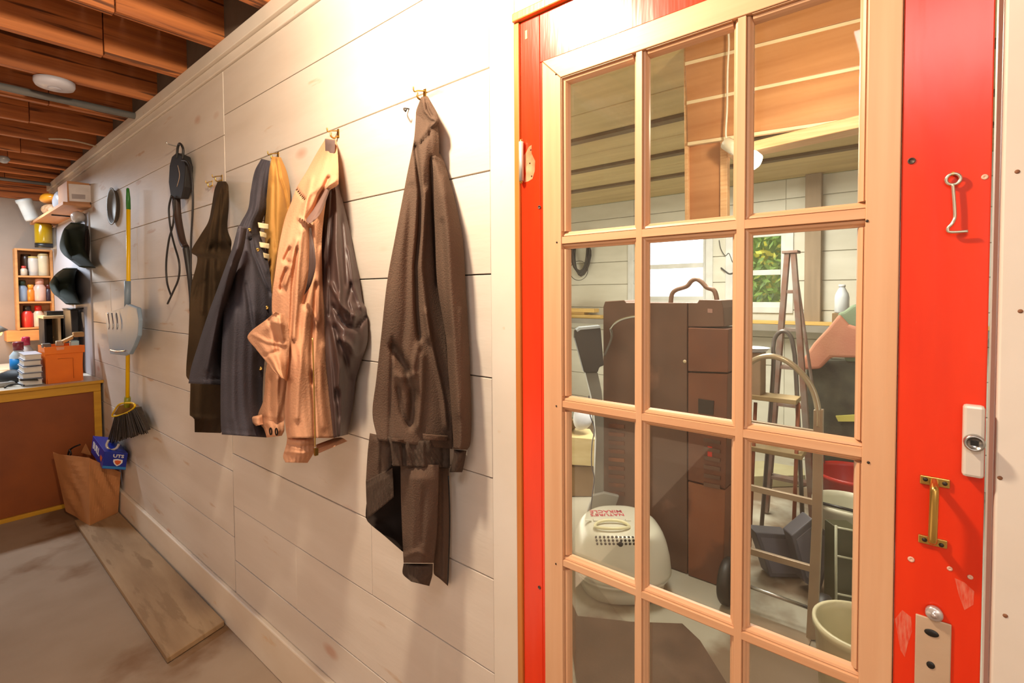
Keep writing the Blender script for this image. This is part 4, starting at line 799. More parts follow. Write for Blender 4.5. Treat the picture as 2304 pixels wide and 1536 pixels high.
# black bin and small open cabinet behind the crate
xq0, xq1 = ony(158, 760, 5.62).x, .91
bn = thing('black_bin', 'tall black plastic bin between the orange crate and the plank wall', 'bin', ((xq0+xq1)/2, 5.75, ZB))
zq = ony(190, 695, 5.62).z
B().hexa([(xq0+.02, 5.6, ZB), (xq1, 5.6, ZB), (xq1, 5.9, ZB), (xq0+.02, 5.9, ZB)], [(xq0, 5.58, zq), (xq1+.005, 5.58, zq), (xq1+.005, 5.9, zq), (xq0, 5.9, zq)]).build('bin_body', M_black, bn, .008)
B().tube([(xq0, 5.58, zq), (xq0+.1, 5.575, zq+.008), (xq1, 5.58, zq), (xq1, 5.9, zq), (xq0, 5.9, zq)], .006, 6, False, True).build('rim', M_black, bn)
front('sticker', K('pale_sticker', '#b9b4a8'), bn, [(183, 702), (195, 703), (193, 720), (188, 738), (184, 716)], 5.574, .002, 0)
ox0, ox1 = ony(104, 740, 6.0).x, ony(158, 740, 6.0).x; oz = ony(130, 716, 6.0).z
oc = thing('open_cabinet', 'small open wooden cubby with dark inside standing left of the black bin', 'cubby', ((ox0+ox1)/2, 6.15, ZB))
M_cream = mat('cream_wood', '#e2bd88', .5)
box('top_board', M_cream, oc, ox0-.02, ox1, 5.98, 6.3, oz, oz+.025, bevel=.003)
box('divider', M_cream, oc, ony(131, 740, 6.0).x, ony(137, 740, 6.0).x, 6.0, 6.29, ZB+.02, oz)
box('bottom_board', M_cream, oc, ox0, ox1, 6.0, 6.3, ZB, ZB+.018)
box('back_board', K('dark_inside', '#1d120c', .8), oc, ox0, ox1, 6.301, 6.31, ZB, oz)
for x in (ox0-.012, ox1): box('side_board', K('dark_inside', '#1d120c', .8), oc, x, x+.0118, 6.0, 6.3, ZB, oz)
B().obox(((ox0+ox1)/2+.02, 6.12, oz+.045), (.09, 0, 0), (0, .08, 0), (0, 0, .02)).build('black_gadget', M_black, None, .006, label='flat black gadget lying on top of the wooden cubby', cat='gadget')
# rack with bottles on the far wall, wood ledge
YR = 6.93
rk = thing('wall_rack', 'shallow wooden wall rack with three shelves of bottles and cans', 'rack', (ony(78, 650, YR).x, YR+.05, ony(78, 735, YR).z))
M_rk = mat('rack_wood', '#c98d52', .5, stretch=(1, 1, 6), scale=4)
rx0, rx1 = ony(36, 650, YR).x, ony(121, 650, YR).x; rzt, rzb = ony(78, 560, YR).z, ony(78, 741, YR).z; rs = [ony(78, y, YR).z for y in (620, 678, 736)]
box('side_board', M_rk, rk, rx0, rx0+.018, YR, 7.09, rzb, rzt); box('side_board', M_rk, rk, rx1-.018, rx1, YR, 7.09, rzb, rzt)
box('top_board', M_rk, rk, rx0+.0185, rx1-.0185, YR, 7.09, rzt-.018, rzt)
box('back_board', mat('rack_back', '#b9875a', .7), rk, rx0+.0185, rx1-.0185, 7.08, 7.092, rzb, rzt-.0185)
for z in rs: box('shelf', M_rk, rk, rx0+.0185, rx1-.0185, YR, 7.079, z-.018, z, bevel=.002)
items = [(62, 572, 0, 9, '#3c2415', '#3c2415', 'dark brown tin at the left of the top shelf of the rack'), (57, 598, 0, 6, '#c9b8a0', '#b83a30', 'small pale jar with red top in front of the brown tin on the rack'), (79, 577, 0, 9, '#c8c0b4', '#cdb46a', 'pale grey can in the middle of the top rack shelf'), (101, 571, 0, 10, '#cbbd9c', '#b8a878', 'larger cream can at the right of the top rack shelf'),
 (52, 630, 1, 9, '#8fa0b4', '#1d3322', 'bottle with dark green cap at the left of the middle rack shelf'), (71, 640, 1, 8, '#d8791c', '#e0902a', 'orange bottle on the middle rack shelf'), (91, 627, 1, 11, '#d4b0a0', '#cfa090', 'fat pink and white jar on the middle rack shelf'), (110, 640, 1, 6, '#2c2030', '#5a2018', 'dark thin bottle at the right of the middle rack shelf'),
 (61, 687, 2, 10, '#d83424', '#1c1a18', 'red labelled spray can with black cap on the bottom rack shelf'), (86, 687, 2, 9, '#d8bca0', '#b81c18', 'pale bottle with red cap on the bottom rack shelf'), (106, 704, 2, 7, '#d8a030', '#e8b840', 'short yellow bottle at the right of the bottom rack shelf')]
for i, (px, pt, sh_, hw, cb_, cc, lab) in enumerate(items):
    yy = YR+.075+(.05 if i == 0 else -.035 if i == 1 else 0); z0 = rs[sh_]+.0006
    bottle('bottle' if i not in (0, 2, 3) else 'tin_can', px, pt, 700, hw, yy, K('rack_item_%d' % i, cb_), K('rack_cap_%d' % i, cc), lab, 'bottle' if i not in (0, 2, 3) else 'can', zfix=z0, group='bottles and cans on the wall rack', capf=.08 if i in (0, 2, 3) else .25, neck=.85 if i in (0, 2, 3) else .6)
lx0, lx1 = ony(14, 750, 6.9).x, ony(102, 750, 6.9).x
box('wood_ledge', mat('orange_pine', '#cf8a4c', .5, stretch=(1, 8, 8)), None, lx0, lx1, 6.86, 7.092, ony(60, 766, 6.9).z, rzb-.003, bevel=.003, label='thick wooden ledge block under the bottle rack', cat='ledge')
# small lit lamp at the left frame edge
lp = ony(-2, 742, 6.3); lm = thing('desk_lamp', 'small lit clamp lamp glowing at the left edge above the workbench', 'lamp', (lp.x, 6.3, ZB))
B().tube([(lp.x-.05, 6.34, ZB), (lp.x-.06, 6.34, ZB+.2), (lp.x-.03, 6.32, lp.z+.05)], .008, 8).build('arm', M_steel, lm)
B().lathe((lp.x-.03, 6.3, lp.z+.03), [(.02, .03), (.035, 0), (.07, -.06), (.066, -.06), (.03, 0), (.001, .01)], 20, (-.4, 0, 1)).build('shade', K('grey_shade', '#9a948a'), lm)
B().lathe((lp.x-.01, 6.29, lp.z-.025), [(.001, -.03), (.022, -.022), (.03, 0), (.02, .025), (.001, .03)], 16).build('bulb', mat('amber_bulb', '#ffc060', .3, emit=('#ffb040', 9)), lm)
# pegboard with hanging green items
mpb = mat('pegboard', '#a9a6a8', .6, bump=0)
nt = mpb.node_tree; N = nt.nodes; L = nt.links; tc = N.new('ShaderNodeTexCoord'); vo = N.new('ShaderNodeTexVoronoi'); vo.inputs['Scale'].default_value = 40; vo.inputs['Randomness'].default_value = 0
rp = N.new('ShaderNodeValToRGB'); rp.color_ramp.elements[0].position = .16; rp.color_ramp.elements[0].color = (.05, .05, .06, 1); rp.color_ramp.elements[1].position = .2; rp.color_ramp.elements[1].color = lin('#a8a5a8')
L.new(tc.outputs['Object'], vo.inputs[0]); L.new(vo.outputs['Distance'], rp.inputs[0]); L.new(rp.outputs[0], N['Principled BSDF'].inputs['Base Color'])
B().box(D-.012, D-.0015, 5.29, 6.92, .952, 2.30).build('pegboard', mpb, label='pale pegboard fixed to the wall above the workbench', cat='pegboard')
M_grnc = mat('dark_green_cloth', '#1d2614', .85, col2='#141a0d', scale=5); M_brnc = mat('dark_brown_cloth', '#33211a', .85)
c1 = thing('cap', 'upper dark green cap hanging on the pegboard under the wall shelf', 'cap', onx(172, 505, D-.03), 'dark green caps on the pegboard')
cloth([(160, 500, 166, 506), (146, 512, 172, 512), (138, 530, 174, 530), (134, 555, 176, 552), (142, 572, 180, 575), (158, 585, 184, 588), (178, 600, 190, 603)], .20, .05, .08, .03, (), 20, 30, (.004, 2), seed=61, solid=True).build('crown', M_grnc, c1)
cloth([(186, 520, 196, 515), (184, 545, 199, 540), (184, 570, 197, 575), (186, 600, 190, 602)], .05, .02, .02, .01, (), 12, 20, (.002, 2), seed=62, solid=True).build('brim', M_brnc, c1)
c2 = thing('cap', 'lower dark green cap hanging on the pegboard above the wooden cubby', 'cap', onx(148, 602, D-.03), 'dark green caps on the pegboard')
cloth([(142, 604, 150, 602), (128, 614, 152, 612), (116, 628, 153, 625), (111, 640, 154, 640), (118, 658, 155, 655), (132, 670, 156, 668), (148, 684, 157, 686)], .22, .05, .08, .03, (), 20, 30, (.004, 2), seed=63, solid=True).build('crown', M_grnc, c2)
cloth([(150, 603, 158, 604), (151, 625, 160, 630), (152, 650, 161, 655), (153, 680, 158, 684)], .05, .02, .02, .01, (), 12, 20, (.002, 2), seed=64, solid=True).build('brim', M_brnc, c2)
B().lathe(onx(178, 492, D-.05), [(.03, -.03), (.05, 0), (.045, .04), (.02, .06)], 10, (-.3, .2, 1)).build('plastic_bag', mat('clear_plastic', '#cfc4bc', .15, bump=.3, spec=.8), label='crumpled clear plastic bag hanging above the upper green cap', cat='plastic bag')
# wall shelf and what is on it
zs = onx(206, 466, D).z
sf = thing('wall_shelf', 'bare wooden shelf board mounted high on the plank wall', 'shelf', (D-.08, 6, zs))
box('shelf_board', mat('shelf_pine', '#c98f62', .55, col2='#b87c4e', stretch=(20, 1.5, 20), scale=1), sf, D-.175, D-.0015, 5.22, 6.92, zs-.002, zs+.022, bevel=.002)
for y in (5.9, 6.85): box('bracket', M_black, sf, D-.15, D-.013, y, y+.02, zs-.012, zs-.0025)
zs2 = zs+.0225
bxa = ony(151, 430, 5.24).x
g = thing('cardboard_box', 'cardboard box with a white label on the near end of the wall shelf', 'box', ((bxa+D)/2, 5.4, zs2))
zbt = ony(180, 410, 5.24).z
box('carton', mat('cardboard', '#c08a60', .7, col2='#b07c52'), g, bxa, D-.004, 5.24, 5.62, zs2, zbt, bevel=.003)
front('label', K('white_label', '#e6dcd8', .5), g, [(154, 413), (204, 417), (206, 455), (156, 452)], 5.2385, .0008, 0)
front('barcode', K('grey_print', '#b3a7a6', .6), g, [(161, 436), (192, 438), (192, 448), (162, 447)], 5.2372, .0006, 0)
def lump(name, c, r, m, label, cat, seed, sq=(1, 1, 1), zmin=None):
    bm = bmesh.new(); bmesh.ops.create_icosphere(bm, subdivisions=3, radius=1); r_ = random.Random(seed); k = [(Vector((r_.uniform(-3, 3), r_.uniform(-3, 3), r_.uniform(-3, 3))), r_.random()*6) for _ in range(5)]
    vs = []
    for v in bm.verts:
        s_ = 1+.12*sum(math.sin(v.co.dot(q)+f) for q, f in k)/2; p_ = Vector((v.co.x*r*sq[0]*s_, v.co.y*r*sq[1]*s_, v.co.z*r*sq[2]*s_))+Vector(c)
        if zmin is not None: p_.z = max(p_.z, zmin)
        vs.append(p_)
    fs = [tuple(v.index for v in f.verts) for f in bm.faces]; bm.free()
    return B().add(vs, fs, True).build(name, m, None, label=label, cat=cat)
lump('yellow_bag', (D-.10, 6.35, zs2+.17), .085, K('yellow_orange', '#e0901c'), 'orange-yellow packet on the shelf behind the cardboard box', 'packet', 3, (1, 2.2, .55))
lump('brown_bundle', (D-.09, 6.30, zs2+.06), .075, mat('brown_mix', '#8a5a2c', .6, col2='#b09070', scale=30), 'brown and grey bundle under the orange packet on the shelf', 'bundle', 5, (1, 2.4, .8), zs2)
cxp = ony(67, 480, 6.75).x
B().lathe((cxp+.02, 6.75, zs2+.002), [(.05, 0), (.055, .02), (.055, .17), (.062, .18), (.062, .205), (.04, .21)], 20, (-.32, 0, 1)).build('white_jar', K('white_jar', '#d8dcd8'), label='white plastic jar leaning at the far end of the wall shelf', cat='jar')
lump('grey_wrap', (D-.075, 5.82, zs2+.09), .08, K('grey_wrapping', '#a9a8ac', .3), 'grey crumpled plastic wrapping just behind the cardboard box', 'wrapping', 8, (.9, 1.5, 1.15), zs2)
g = thing('hanging_jar', 'yellow jar with black lid fixed upside down under the far end of the shelf', 'jar', (ony(98, 530, 6.7).x, 6.7, zs-.01))
jx = ony(98, 530, 6.7).x; jz1, jz0 = zs-.003, ony(98, 557, 6.7).z; jr = 15/F_PX*(Vector((jx, 6.7, 0)).dot(FH))
B().lathe((jx, 6.7, jz0+.04), [(jr*.98, 0), (jr, .02), (jr, jz1-jz0-.06), (jr*.9, jz1-jz0-.041)], 20).build('jar_body', K('amber_yellow', '#9c7a10', .15), g)
B().lathe((jx, 6.7, jz0), [(jr*1.02, 0), (jr*1.02, .0395)], 20).build('lid', M_black, g)
B().lathe((ony(125, 530, 6.75).x, 6.75, ony(125, 560, 6.75).z), [(.04, 0), (.04, .20), (.036, .21)], 18).build('paper_roll', K('white_roll', '#cdd0ce', .7), label='white roll hanging under the shelf beside the yellow jar', cat='roll')
# smoke detector, ceiling pipes
p = onz(115, 196, 2.757)
g = thing('smoke_detector', 'round white smoke detector fixed under a ceiling joist', 'smoke detector', (p.x, 3.62, 2.735))
B().lathe((p.x, 3.60, 2.762), [(.085, 0), (.085, -.02), (.078, -.034), (.03, -.040), (.001, -.040)], 32).build('housing', K('white_detector', '#dedbe6', .4), g)
B().lathe((p.x, 3.60, 2.7215), [(.03, 0), (.028, -.003), (.001, -.003)], 20).build('sensor_cap', K('white_detector2', '#cfccd8', .4), g)
for i, (y, z, r, lab) in enumerate([(3.83, 2.738, .02, 'grey conduit running under the joists just behind the smoke detector'), (6.80, 2.738, .016, 'farther pale grey conduit under the joists near the far wall')]):
    B().tube([(-2.5, y, z), (D-.03, y, z)], r, 12, False).build('conduit', mat('grey_conduit', '#9a9a98', .4, .4, bump=0), label=lab, cat='conduit', group='conduits under the ceiling joists')
B().tube([onz(x, y, 2.745) for x, y in [(110, 312), (150, 314), (190, 322), (232, 334)]], .006, 6).build('ceiling_cable', K('pale_cable', '#b49a80'), label='thin pale cable clipped across the joists above the garments', cat='cable')
p = onz(8, 352, 2.74); B().lathe(p, [(.03, 0), (.04, -.02), (.02, -.05), (.001, -.055)], 16).build('bulb_holder', K('silver_holder', '#a8a8a8', .2), label='small silver lamp holder under the joists at the left edge', cat='lamp holder')
# ================================================================== FAR ROOM OBJECTS (seen through the panes)
M_rug = mat('brown_mat', '#604939', .95, col2='#463325', scale=7, bump=.6, bscale=90, detail=8)
rp_ = [onz(x, y, .012) for x, y in [(1262, 1300), (1300, 1385), (1420, 1398), (1535, 1402), (1575, 1440), (1650, 1560), (1500, 2200), (1200, 2400)]]
rp_ = [Vector((max(p.x, D+.16), p.y, .012)) for p in rp_]
B().prism(rp_, (0, 0, -.010)).build('floor_mat', M_rug, None, label='dark brown mat on the concrete in front of the white litter box', cat='mat')
# brown trunk stood on end
XT2 = 2.78
M_trunk = mat('brown_trunk', '#6b4a3a', .45, col2='#55392a', scale=4, bump=.04, bscale=40, wear=('#7a5442', 2.2, .6))
M_trunk2 = mat('red_brown_trunk', '#77452c', .45, col2='#5e3422', scale=4, bump=.04, bscale=40, wear=('#8a5234', 2.0, .6))
def E_(x, y, X=XT2): return onx(x, y, X)
tr = thing('trunk', 'tall brown wooden trunk stood on end with bow handle on top, seen through middle panes', 'trunk', onx(1500, 1284, XT2+.15))
zlo = .004
def vpoly(pts, X, m, name, dep, bev=.004, clamp=True):
    q = [onx(x, y, X) for x, y in pts]
    if clamp: q = [Vector((p.x, p.y, max(p.z, zlo))) for p in q]
    return B().prism(q, (dep, 0, 0)).build(name, m, tr, bev)
vpoly([(1357, 690), (1361, 678), (1405, 675), (1409, 681), (1546, 681), (1546, 1310), (1357, 1250)], XT2, M_trunk, 'left_board', .26)
vpoly([(1548, 681), (1569, 681), (1573, 674), (1622, 675), (1627, 692), (1629, 735), (1548, 735)], XT2, M_trunk, 'upper_panel', .26)
vpoly([(1548, 737), (1639, 740), (1638, 838), (1548, 835)], XT2-.015, M_trunk2, 'drawer_panel', .27)
vpoly([(1548, 838), (1637, 841), (1632, 1100), (1548, 1080)], XT2-.012, M_trunk2, 'middle_panel', .27)
vpoly([(1548, 1083), (1632, 1103), (1626, 1345), (1548, 1310)], XT2-.008, M_trunk2, 'lower_panel', .27)
for k in range(9): vpoly([(1369, 953+k*19), (1404, 956+k*19), (1404, 964+k*19), (1369, 961+k*19)], XT2-.008, M_trunk2, 'rib', .0079, 0)
for k in range(6): vpoly([(1583, 985+k*20), (1620, 992+k*20), (1620, 1000+k*20), (1583, 993+k*20)], XT2-.020, M_trunk, 'rib', .0079, 0)
vpoly([(1571, 897), (1606, 902), (1604, 934), (1571, 929)], XT2-.02, mat('dark_latch', '#2a1d16', .5), 'latch_plate', .0078, 0)
vpoly([(1592, 1003), (1602, 1005), (1602, 1030), (1592, 1028)], XT2-.0135, mat('red_tag', '#d83a28', .6), 'red_tag', .0012, 0)
vpoly([(1592, 694), (1603, 695), (1603, 704), (1592, 703)], XT2-.002, mat('pink_tag', '#a0786c', .6), 'paper_tag', .0015, 0)
c = E_(1541, 813, XT2-.001); B().lathe(c, [(.010, 0), (.010, .004), (.004, .006), (.001, .006)], 14, (-1, 0, 0)).build('stud', mat('bone_stud', '#c9b490', .4), tr)
B().tube([onx(x, y, XT2+.06) for x, y in [(1509, 684), (1512, 662), (1522, 652), (1545, 644), (1556, 632), (1567, 628), (1578, 634), (1590, 646), (1605, 652), (1611, 664), (1614, 684)]], .013, 10).build('bow_handle', mat('bronze_bar', '#8a6a58', .45, .2), tr)
# exercise machine upright
XM = 2.66
em = thing('exercise_machine', 'grey exercise machine with black console standing left of the brown trunk', 'exercise machine', onx(1350, 1215, XM))
M_gm = mat('machine_grey', '#7d7c76', .4, .2, bump=0, col2='#6c6a64')
dM = onx(1350, 1000, XM).dot(FH)
def S(x, y, k=0): return ondep(x, y, dM+k)
B().prism([S(x, y) for x, y in [(1293, 760), (1294, 744), (1303, 737), (1345, 733), (1352, 740), (1359, 822), (1349, 826), (1345, 838), (1314, 838)]], FH*.06).build('console', mat('console_black', '#2e2a28', .45, bump=.1), em, .006)
B().prism([S(x, y, -.004) for x, y in [(1296, 742), (1304, 736), (1350, 732), (1352, 738), (1306, 742), (1299, 747)]], FH*.07).build('console_edge', K('silver_edge', '#a9b0b6', .25), em, .002)
B().prism([S(x, y, .02) for x, y in [(1317, 838), (1345, 838), (1354, 880), (1359, 945), (1359, 1108), (1337, 1112), (1339, 1050), (1341, 988), (1337, 930), (1330, 890)]], FH*.05).build('upright', M_gm, em, .004)
B().tube([S(1348, 1112, .045), S(1350, 1215, .06)], .03, 12, False).build('lower_post', M_gm, em)
B().prism([S(x, y, 0) for x, y in [(1322, 1150), (1335, 1114), (1360, 1108), (1394, 1116), (1385, 1140), (1380, 1170), (1322, 1170)]], FH*.03).build('foot_cover', mat('machine_pale', '#9a9890', .4, bump=0), em, .006)
B().tube([S(x, y, k_) for x, y, k_ in [(1374, 740, -.02), (1384, 727, -.04), (1400, 718, -.07), (1425, 712, -.11), (1450, 712, -.14)]], .008, 10).build('handlebar', M_chrome, em)
B().tube([S(1360, 800, .05), S(1376, 760, .02), S(1374, 740, -.01)], .007, 8).build('handlebar_stem', M_gm, em)
B().tube([S(x, y, -.02) for x, y in [(1325, 890), (1327, 930), (1337, 965), (1332, 1000), (1331, 1045), (1337, 1075), (1333, 1110), (1329, 1150)]], .0035, 6).build('power_cord', K('slate_cord', '#4a4c5c'), em)
# things behind it
dB = onz(1305, 1118).dot(FH)
g0 = B().prism([ondep(x, y, dB) for x, y in [(1255, 1050), (1336, 1050), (1336, 1118), (1255, 1116)]], FH*.4)
for v in g0.v: v.z = max(v.z, .003)
g0.build('cardboard_box', mat('brown_carton', '#8d7250', .8, col2='#7d6242'), None, .004, label='plain brown cardboard box on the floor behind the white litter box', cat='box')
ztop = ondep(1300, 1049, dB).z
q = [ondep(x, y, dB-.02) for x, y in [(1250, 980), (1341, 988), (1341, 1049), (1250, 1043)]]
zm_ = min(v.z for v in q); B().prism([Vector((v.x, v.y, v.z+max(0, ztop+.004-zm_))) for v in q], FH*.3).build('wooden_crate_end', mat('pale_spruce', '#e3cf9c', .5, col2='#d5bd88', stretch=(3, 3, 12), scale=2), None, .003, label='pale spruce board standing on the brown cardboard box', cat='board')
lump('white_bag', tuple(ondep(1310, 938, dB+.10)), .085, K('white_sack', '#eef0fa', .5), 'bunched white plastic bag on top of the pale spruce board', 'plastic bag', 11, (1, .8, 1.25))
lump('tan_bundle', tuple(ondep(1284, 955, dB+.20)), .06, K('tan_bundle_m', '#8a6c44', .7), 'small tan bundle left of the white plastic bag behind the door', 'bundle', 12, (1.2, 1, .7))
# litter box
M_lit = mat('pearl_plastic', '#dcdacb', .25, bump=0, col2='#d2d0bf', spec=.6)
lc = atd(1395, 2.715, 0)
lb = thing('litter_box', 'large white hooded litter box with red lettering upside down on top', 'litter box', lc)
def selayer(z, a, b_, sh, n=44, p=2.6):
    o = []
    for k in range(n):
        t = 2*math.pi*k/n; c_, s_ = math.cos(t), math.sin(t)
        o.append(lc+RH*(1.07*a*math.copysign(abs(c_)**(2/p), c_))+FH*(b_*math.copysign(abs(s_)**(2/p), s_)+sh)+ZU*z)
    return o
def seloft(ls, name, m, par):
    n = 44; vs = []; fs = []
    for l in ls: vs += selayer(*l)
    for i in range(len(ls)-1): fs += [(i*n+k, i*n+(k+1) % n, (i+1)*n+(k+1) % n, (i+1)*n+k) for k in range(n)]
    fs += [tuple(reversed(range(n))), tuple(range((len(ls)-1)*n, len(ls)*n))]
    b = B().add(vs, fs, True); return b.build(name, m, par)
seloft([(.004, .19, .20, 0), (.012, .205, .215, 0), (.06, .215, .225, 0), (.10, .225, .235, 0), (.102, .236, .246, 0), (.116, .238, .248, 0), (.118, .228, .238, 0)], 'tray', M_lit, lb)
seloft([(.119, .232, .242, 0), (.125, .246, .254, 0), (.14, .244, .252, 0), (.20, .238, .246, 0), (.27, .222, .234, -.004), (.315, .205, .222, -.01), (.34, .19, .212, -.02), (.357, .172, .202, -.028), (.366, .155, .192, -.03), (.369, .135, .175, -.03), (.370, .10, .14, -.03)], 'hood', M_lit, lb); hood = bpy.data.objects[[o.name for o in lb.children if o.name.startswith('hood')][0]]
ch = onz(1377, 1184, .375)
hdl = [ch+RH*(.09*math.cos(t))+FH*(.048*math.sin(t))+ZU*(.012*abs(math.sin(t))+.0) for t in [i*math.pi/10 for i in range(20)]]
B().tube(hdl, .008, 8, True, True).build('carry_handle', mat('cream_plastic', '#e6e0b4', .35, bump=0), lb)
for x0, x1 in [(1317, 1332), (1336, 1406), (1408, 1420)]:
    a, b_ = onz(x0, 1172, .371), onz(x1, 1172, .371); c_ = onz(x0, 1166 if x1-x0 < 30 else 1160, .371)
    dd = FH*(.02 if x1-x0 < 30 else .03)
    B().prism([a, b_, b_+dd, a+dd], (0, 0, .004)).build('hinge_tab', M_lit, lb, .0015)
from mathutils.bvhtree import BVHTree
tree = BVHTree.FromPolygons([v.co+OFF[hood.name] for v in hood.data.vertices], [tuple(p.vertices) for p in hood.data.polygons])
def onhood(x, y, lift=.0004):
    h, nn, _, _ = tree.ray_cast(EYE, ray(x, y)); nn = nn if nn.dot(EYE-h) > 0 else -nn; return h+nn*lift, nn
hb2 = B()
for r in range(3):
    for k in range(10):
        h, nn = onhood(1341+k*9.2+r*1.5, 1208+r*7.5); hb2.lathe(h, [(.0068, 0), (.0068, .0006), (.001, .0007)], 10, nn)
hb2.build('air_holes', M_black, lb, kind='stuff')
h, nn = onhood(1396, 1224); B().lathe(h, [(.013, 0), (.013, .001), (.001, .0014)], 14, nn).build('knob_hole', M_black, lb)
M_redp = mat('print_red', '#d4405c', .5, bump=0)
tc0 = onz(1364, 1152, .3716); dt = (EYE-tc0)
text_mesh('lettering', "NATURE'S", tc0-FH*.030, -RH, -FH, .042, M_redp, lb, bold=.0006, depth=.0005)
text_mesh('lettering', 'MIRACLE', tc0+FH*.012, -RH, -FH, .046, M_redp, lb, bold=.0006, depth=.0005)
# hand truck
XH = 2.60
ht = thing('hand_truck', 'tan metal hand truck with arched top standing behind the right-hand panes', 'hand truck', onx(1760, 1420, XH))
M_ht = mat('tan_metal', '#a5927a', .35, .3, bump=0, col2='#94806a')
def A(x, y, k=0): return onx(x, y, XH+k)
B().prism([A(x, y) for x, y in [(1830, 922), (1852, 922), (1849, 1180), (1838, 1440), (1813, 1440), (1826, 1180)]], (.03, 0, 0)).build('side_rail', M_ht, ht, .003)
B().prism([A(x, y) for x, y in [(1655, 905), (1674, 908), (1670, 1180), (1664, 1395), (1646, 1388), (1650, 1180)]], (.03, 0, 0)).build('side_rail', M_ht, ht, .003)
for (x0, y0, x1, y1, h) in [(1672, 943, 1832, 968, 15), (1670, 1087, 1828, 1124, 13), (1667, 1228, 1824, 1273, 14)]:
    B().prism([A(x0, y0), A(x1, y1), A(x1, y1+h), A(x0, y0+h)], (.02, 0, 0)).build('crossbar', M_ht, ht, .002)
B().tube([A(x, y, .012) for x, y in [(1664, 930), (1666, 880), (1674, 840), (1690, 815), (1715, 803), (1742, 802), (1775, 815), (1808, 845), (1830, 880), (1841, 925), (1841, 960)]], .0135, 12).build('arched_handle', mat('worn_tan_tube', '#b6a68c', .25, .5, bump=0), ht)
for (x, y, r, kx) in [(1638, 1338, .115, .05), (1852, 1452, .09, .09)]:
    c_ = onx(x, y, XH+kx); c_.z = max(c_.z, r+.004)
    B().lathe(c_-Vector((0, .025, 0)), [(r*.55, 0), (r*.62, .004), (r*.9, -.002), (r, .01), (r, .04), (r*.9, .052), (r*.62, .046), (r*.55, .05)], 28, (0, 1, 0)).build('wheel', M_rubber, ht)
    B().lathe(c_-Vector((0, .02, 0)), [(r*.55, 0), (r*.3, -.004), (.012, -.01), (.012, .05), (r*.3, .044), (r*.55, .04)], 20, (0, 1, 0)).build('hub', M_steel, ht)
a, b_ = onx(1638, 1338, XH+.05), onx(1852, 1452, XH+.09)
B().tube([Vector((XH+.05, a.y, .13)), Vector((XH+.09, b_.y, .10))], .009, 8, False).build('axle', M_steel, ht)
B().hexa([(XH-.16, .38, .004), (XH+.03, .38, .004), (XH+.03, .66, .004), (XH-.16, .66, .004)], [(XH-.16, .38, .009), (XH+.03, .38, .009), (XH+.03, .66, .009), (XH-.16, .66, .009)]).build('toe_plate', M_ht, ht)
# ladder
XL = 3.9
ld = thing('ladder', 'tall rusty grey stepladder leaning upright beside the right-hand far window', 'ladder', onx(1770, 1000, XL))
M_ld = mat('rusty_grey', '#8a8078', .6, .3, col2='#7c5240', scale=9)
def ext(x0, y0, x1, y1, X):
    a, b_ = onx(x0, y0, X), onx(x1, y1, X); t = (a.z-.01)/(a.z-b_.z); return a, a+(b_-a)*t
ra, rb = ext(1784, 570, 1808, 900, XL); la, lb_ = ext(1770, 570, 1742, 900, XL)
for (a, b_) in ((ra, rb), (la, lb_)):
    B().prism([a+Vector((0, -.016, 0)), a+Vector((0, .016, 0)), b_+Vector((0, .02, 0)), b_+Vector((0, -.02, 0))], (.05, 0, 0)).build('rail', M_ld, ld, .002)
for k in range(1, 7):
    t = k/7; p1 = la+(lb_-la)*t; p2 = ra+(rb-ra)*t
    B().box(XL+.005, XL+.075, p2.y+.0165, p1.y-.0165, p1.z-.012, p1.z+.012).build('step', M_ld, ld, .002)
B().box(XL-.01, XL+.10, ra.y-.03, la.y+.03, la.z+.001, la.z+.02).build('top_cap', M_ld, ld, .002)
B().tube([ra+Vector((.06, 0, -.05)), Vector((XL+.40, rb.y-.05, .02))], .010, 8, False).tube([la+Vector((.06, 0, -.05)), Vector((XL+.40, lb_.y+.05, .02))], .010, 8, False).build('rear_leg', M_ld, ld)
# step stool with arched rail
XS = 3.5
st = thing('step_stool', 'low metal step stool with arched rail and tan steps behind the hand truck', 'step stool', onx(1750, 1050, XS))
M_st = mat('dark_tube', '#6a625c', .4, .4, bump=0); M_tst = mat('tan_step', '#a08a62', .55, col2='#8f7850')
z2 = lambda x, y, X: onx(x, y, X)
pA = [z2(x, y, XS) for x, y in [(1738, 860), (1740, 780), (1746, 756), (1760, 745), (1776, 752), (1785, 780), (1792, 860)]]
lo1 = Vector((XS, pA[0].y+.06, .01)); lo2 = Vector((XS, pA[-1].y-.05, .01))
B().tube([lo1]+pA+[lo2], .013, 10).build('arched_rail', M_st, st)
for (x0, x1, y) in [(1688, 1800, 889), (1685, 1812, 1010)]:
    a, b_ = z2(x0, y, XS-.05), z2(x1, y+4, XS-.05); B().box(XS-.16, XS-.012, b_.y, a.y, b_.z-.03, b_.z).build('step', M_tst, st, .004)
for x in (1700, 1796):
    a = z2(x, 905, XS-.1); B().tube([a, Vector((XS-.22, a.y, .01))], .011, 8, False).build('leg', mat('rust_leg', '#8a4a2c', .6, .2), st)
tz = z2(1700, 889, XS-.05).z
a, b_ = z2(1660, 780, XS-.1), z2(1728, 785, XS-.1)
tg = thing('metal_tray', 'shallow white metal tray on a tan tool case behind the hand truck', 'tray', (XS-.08, (a.y+b_.y)/2, a.z-.03))
B().lathe((XS-.08, (a.y+b_.y)/2, a.z-.025), [(.07, 0), (.075, .004), (.095, .025), (.10, .026), (.09, .024), (.07, .007), (.001, .006)], 28, sy=1).build('tray_shell', K('white_enamel', '#d8dce2', .2), tg)
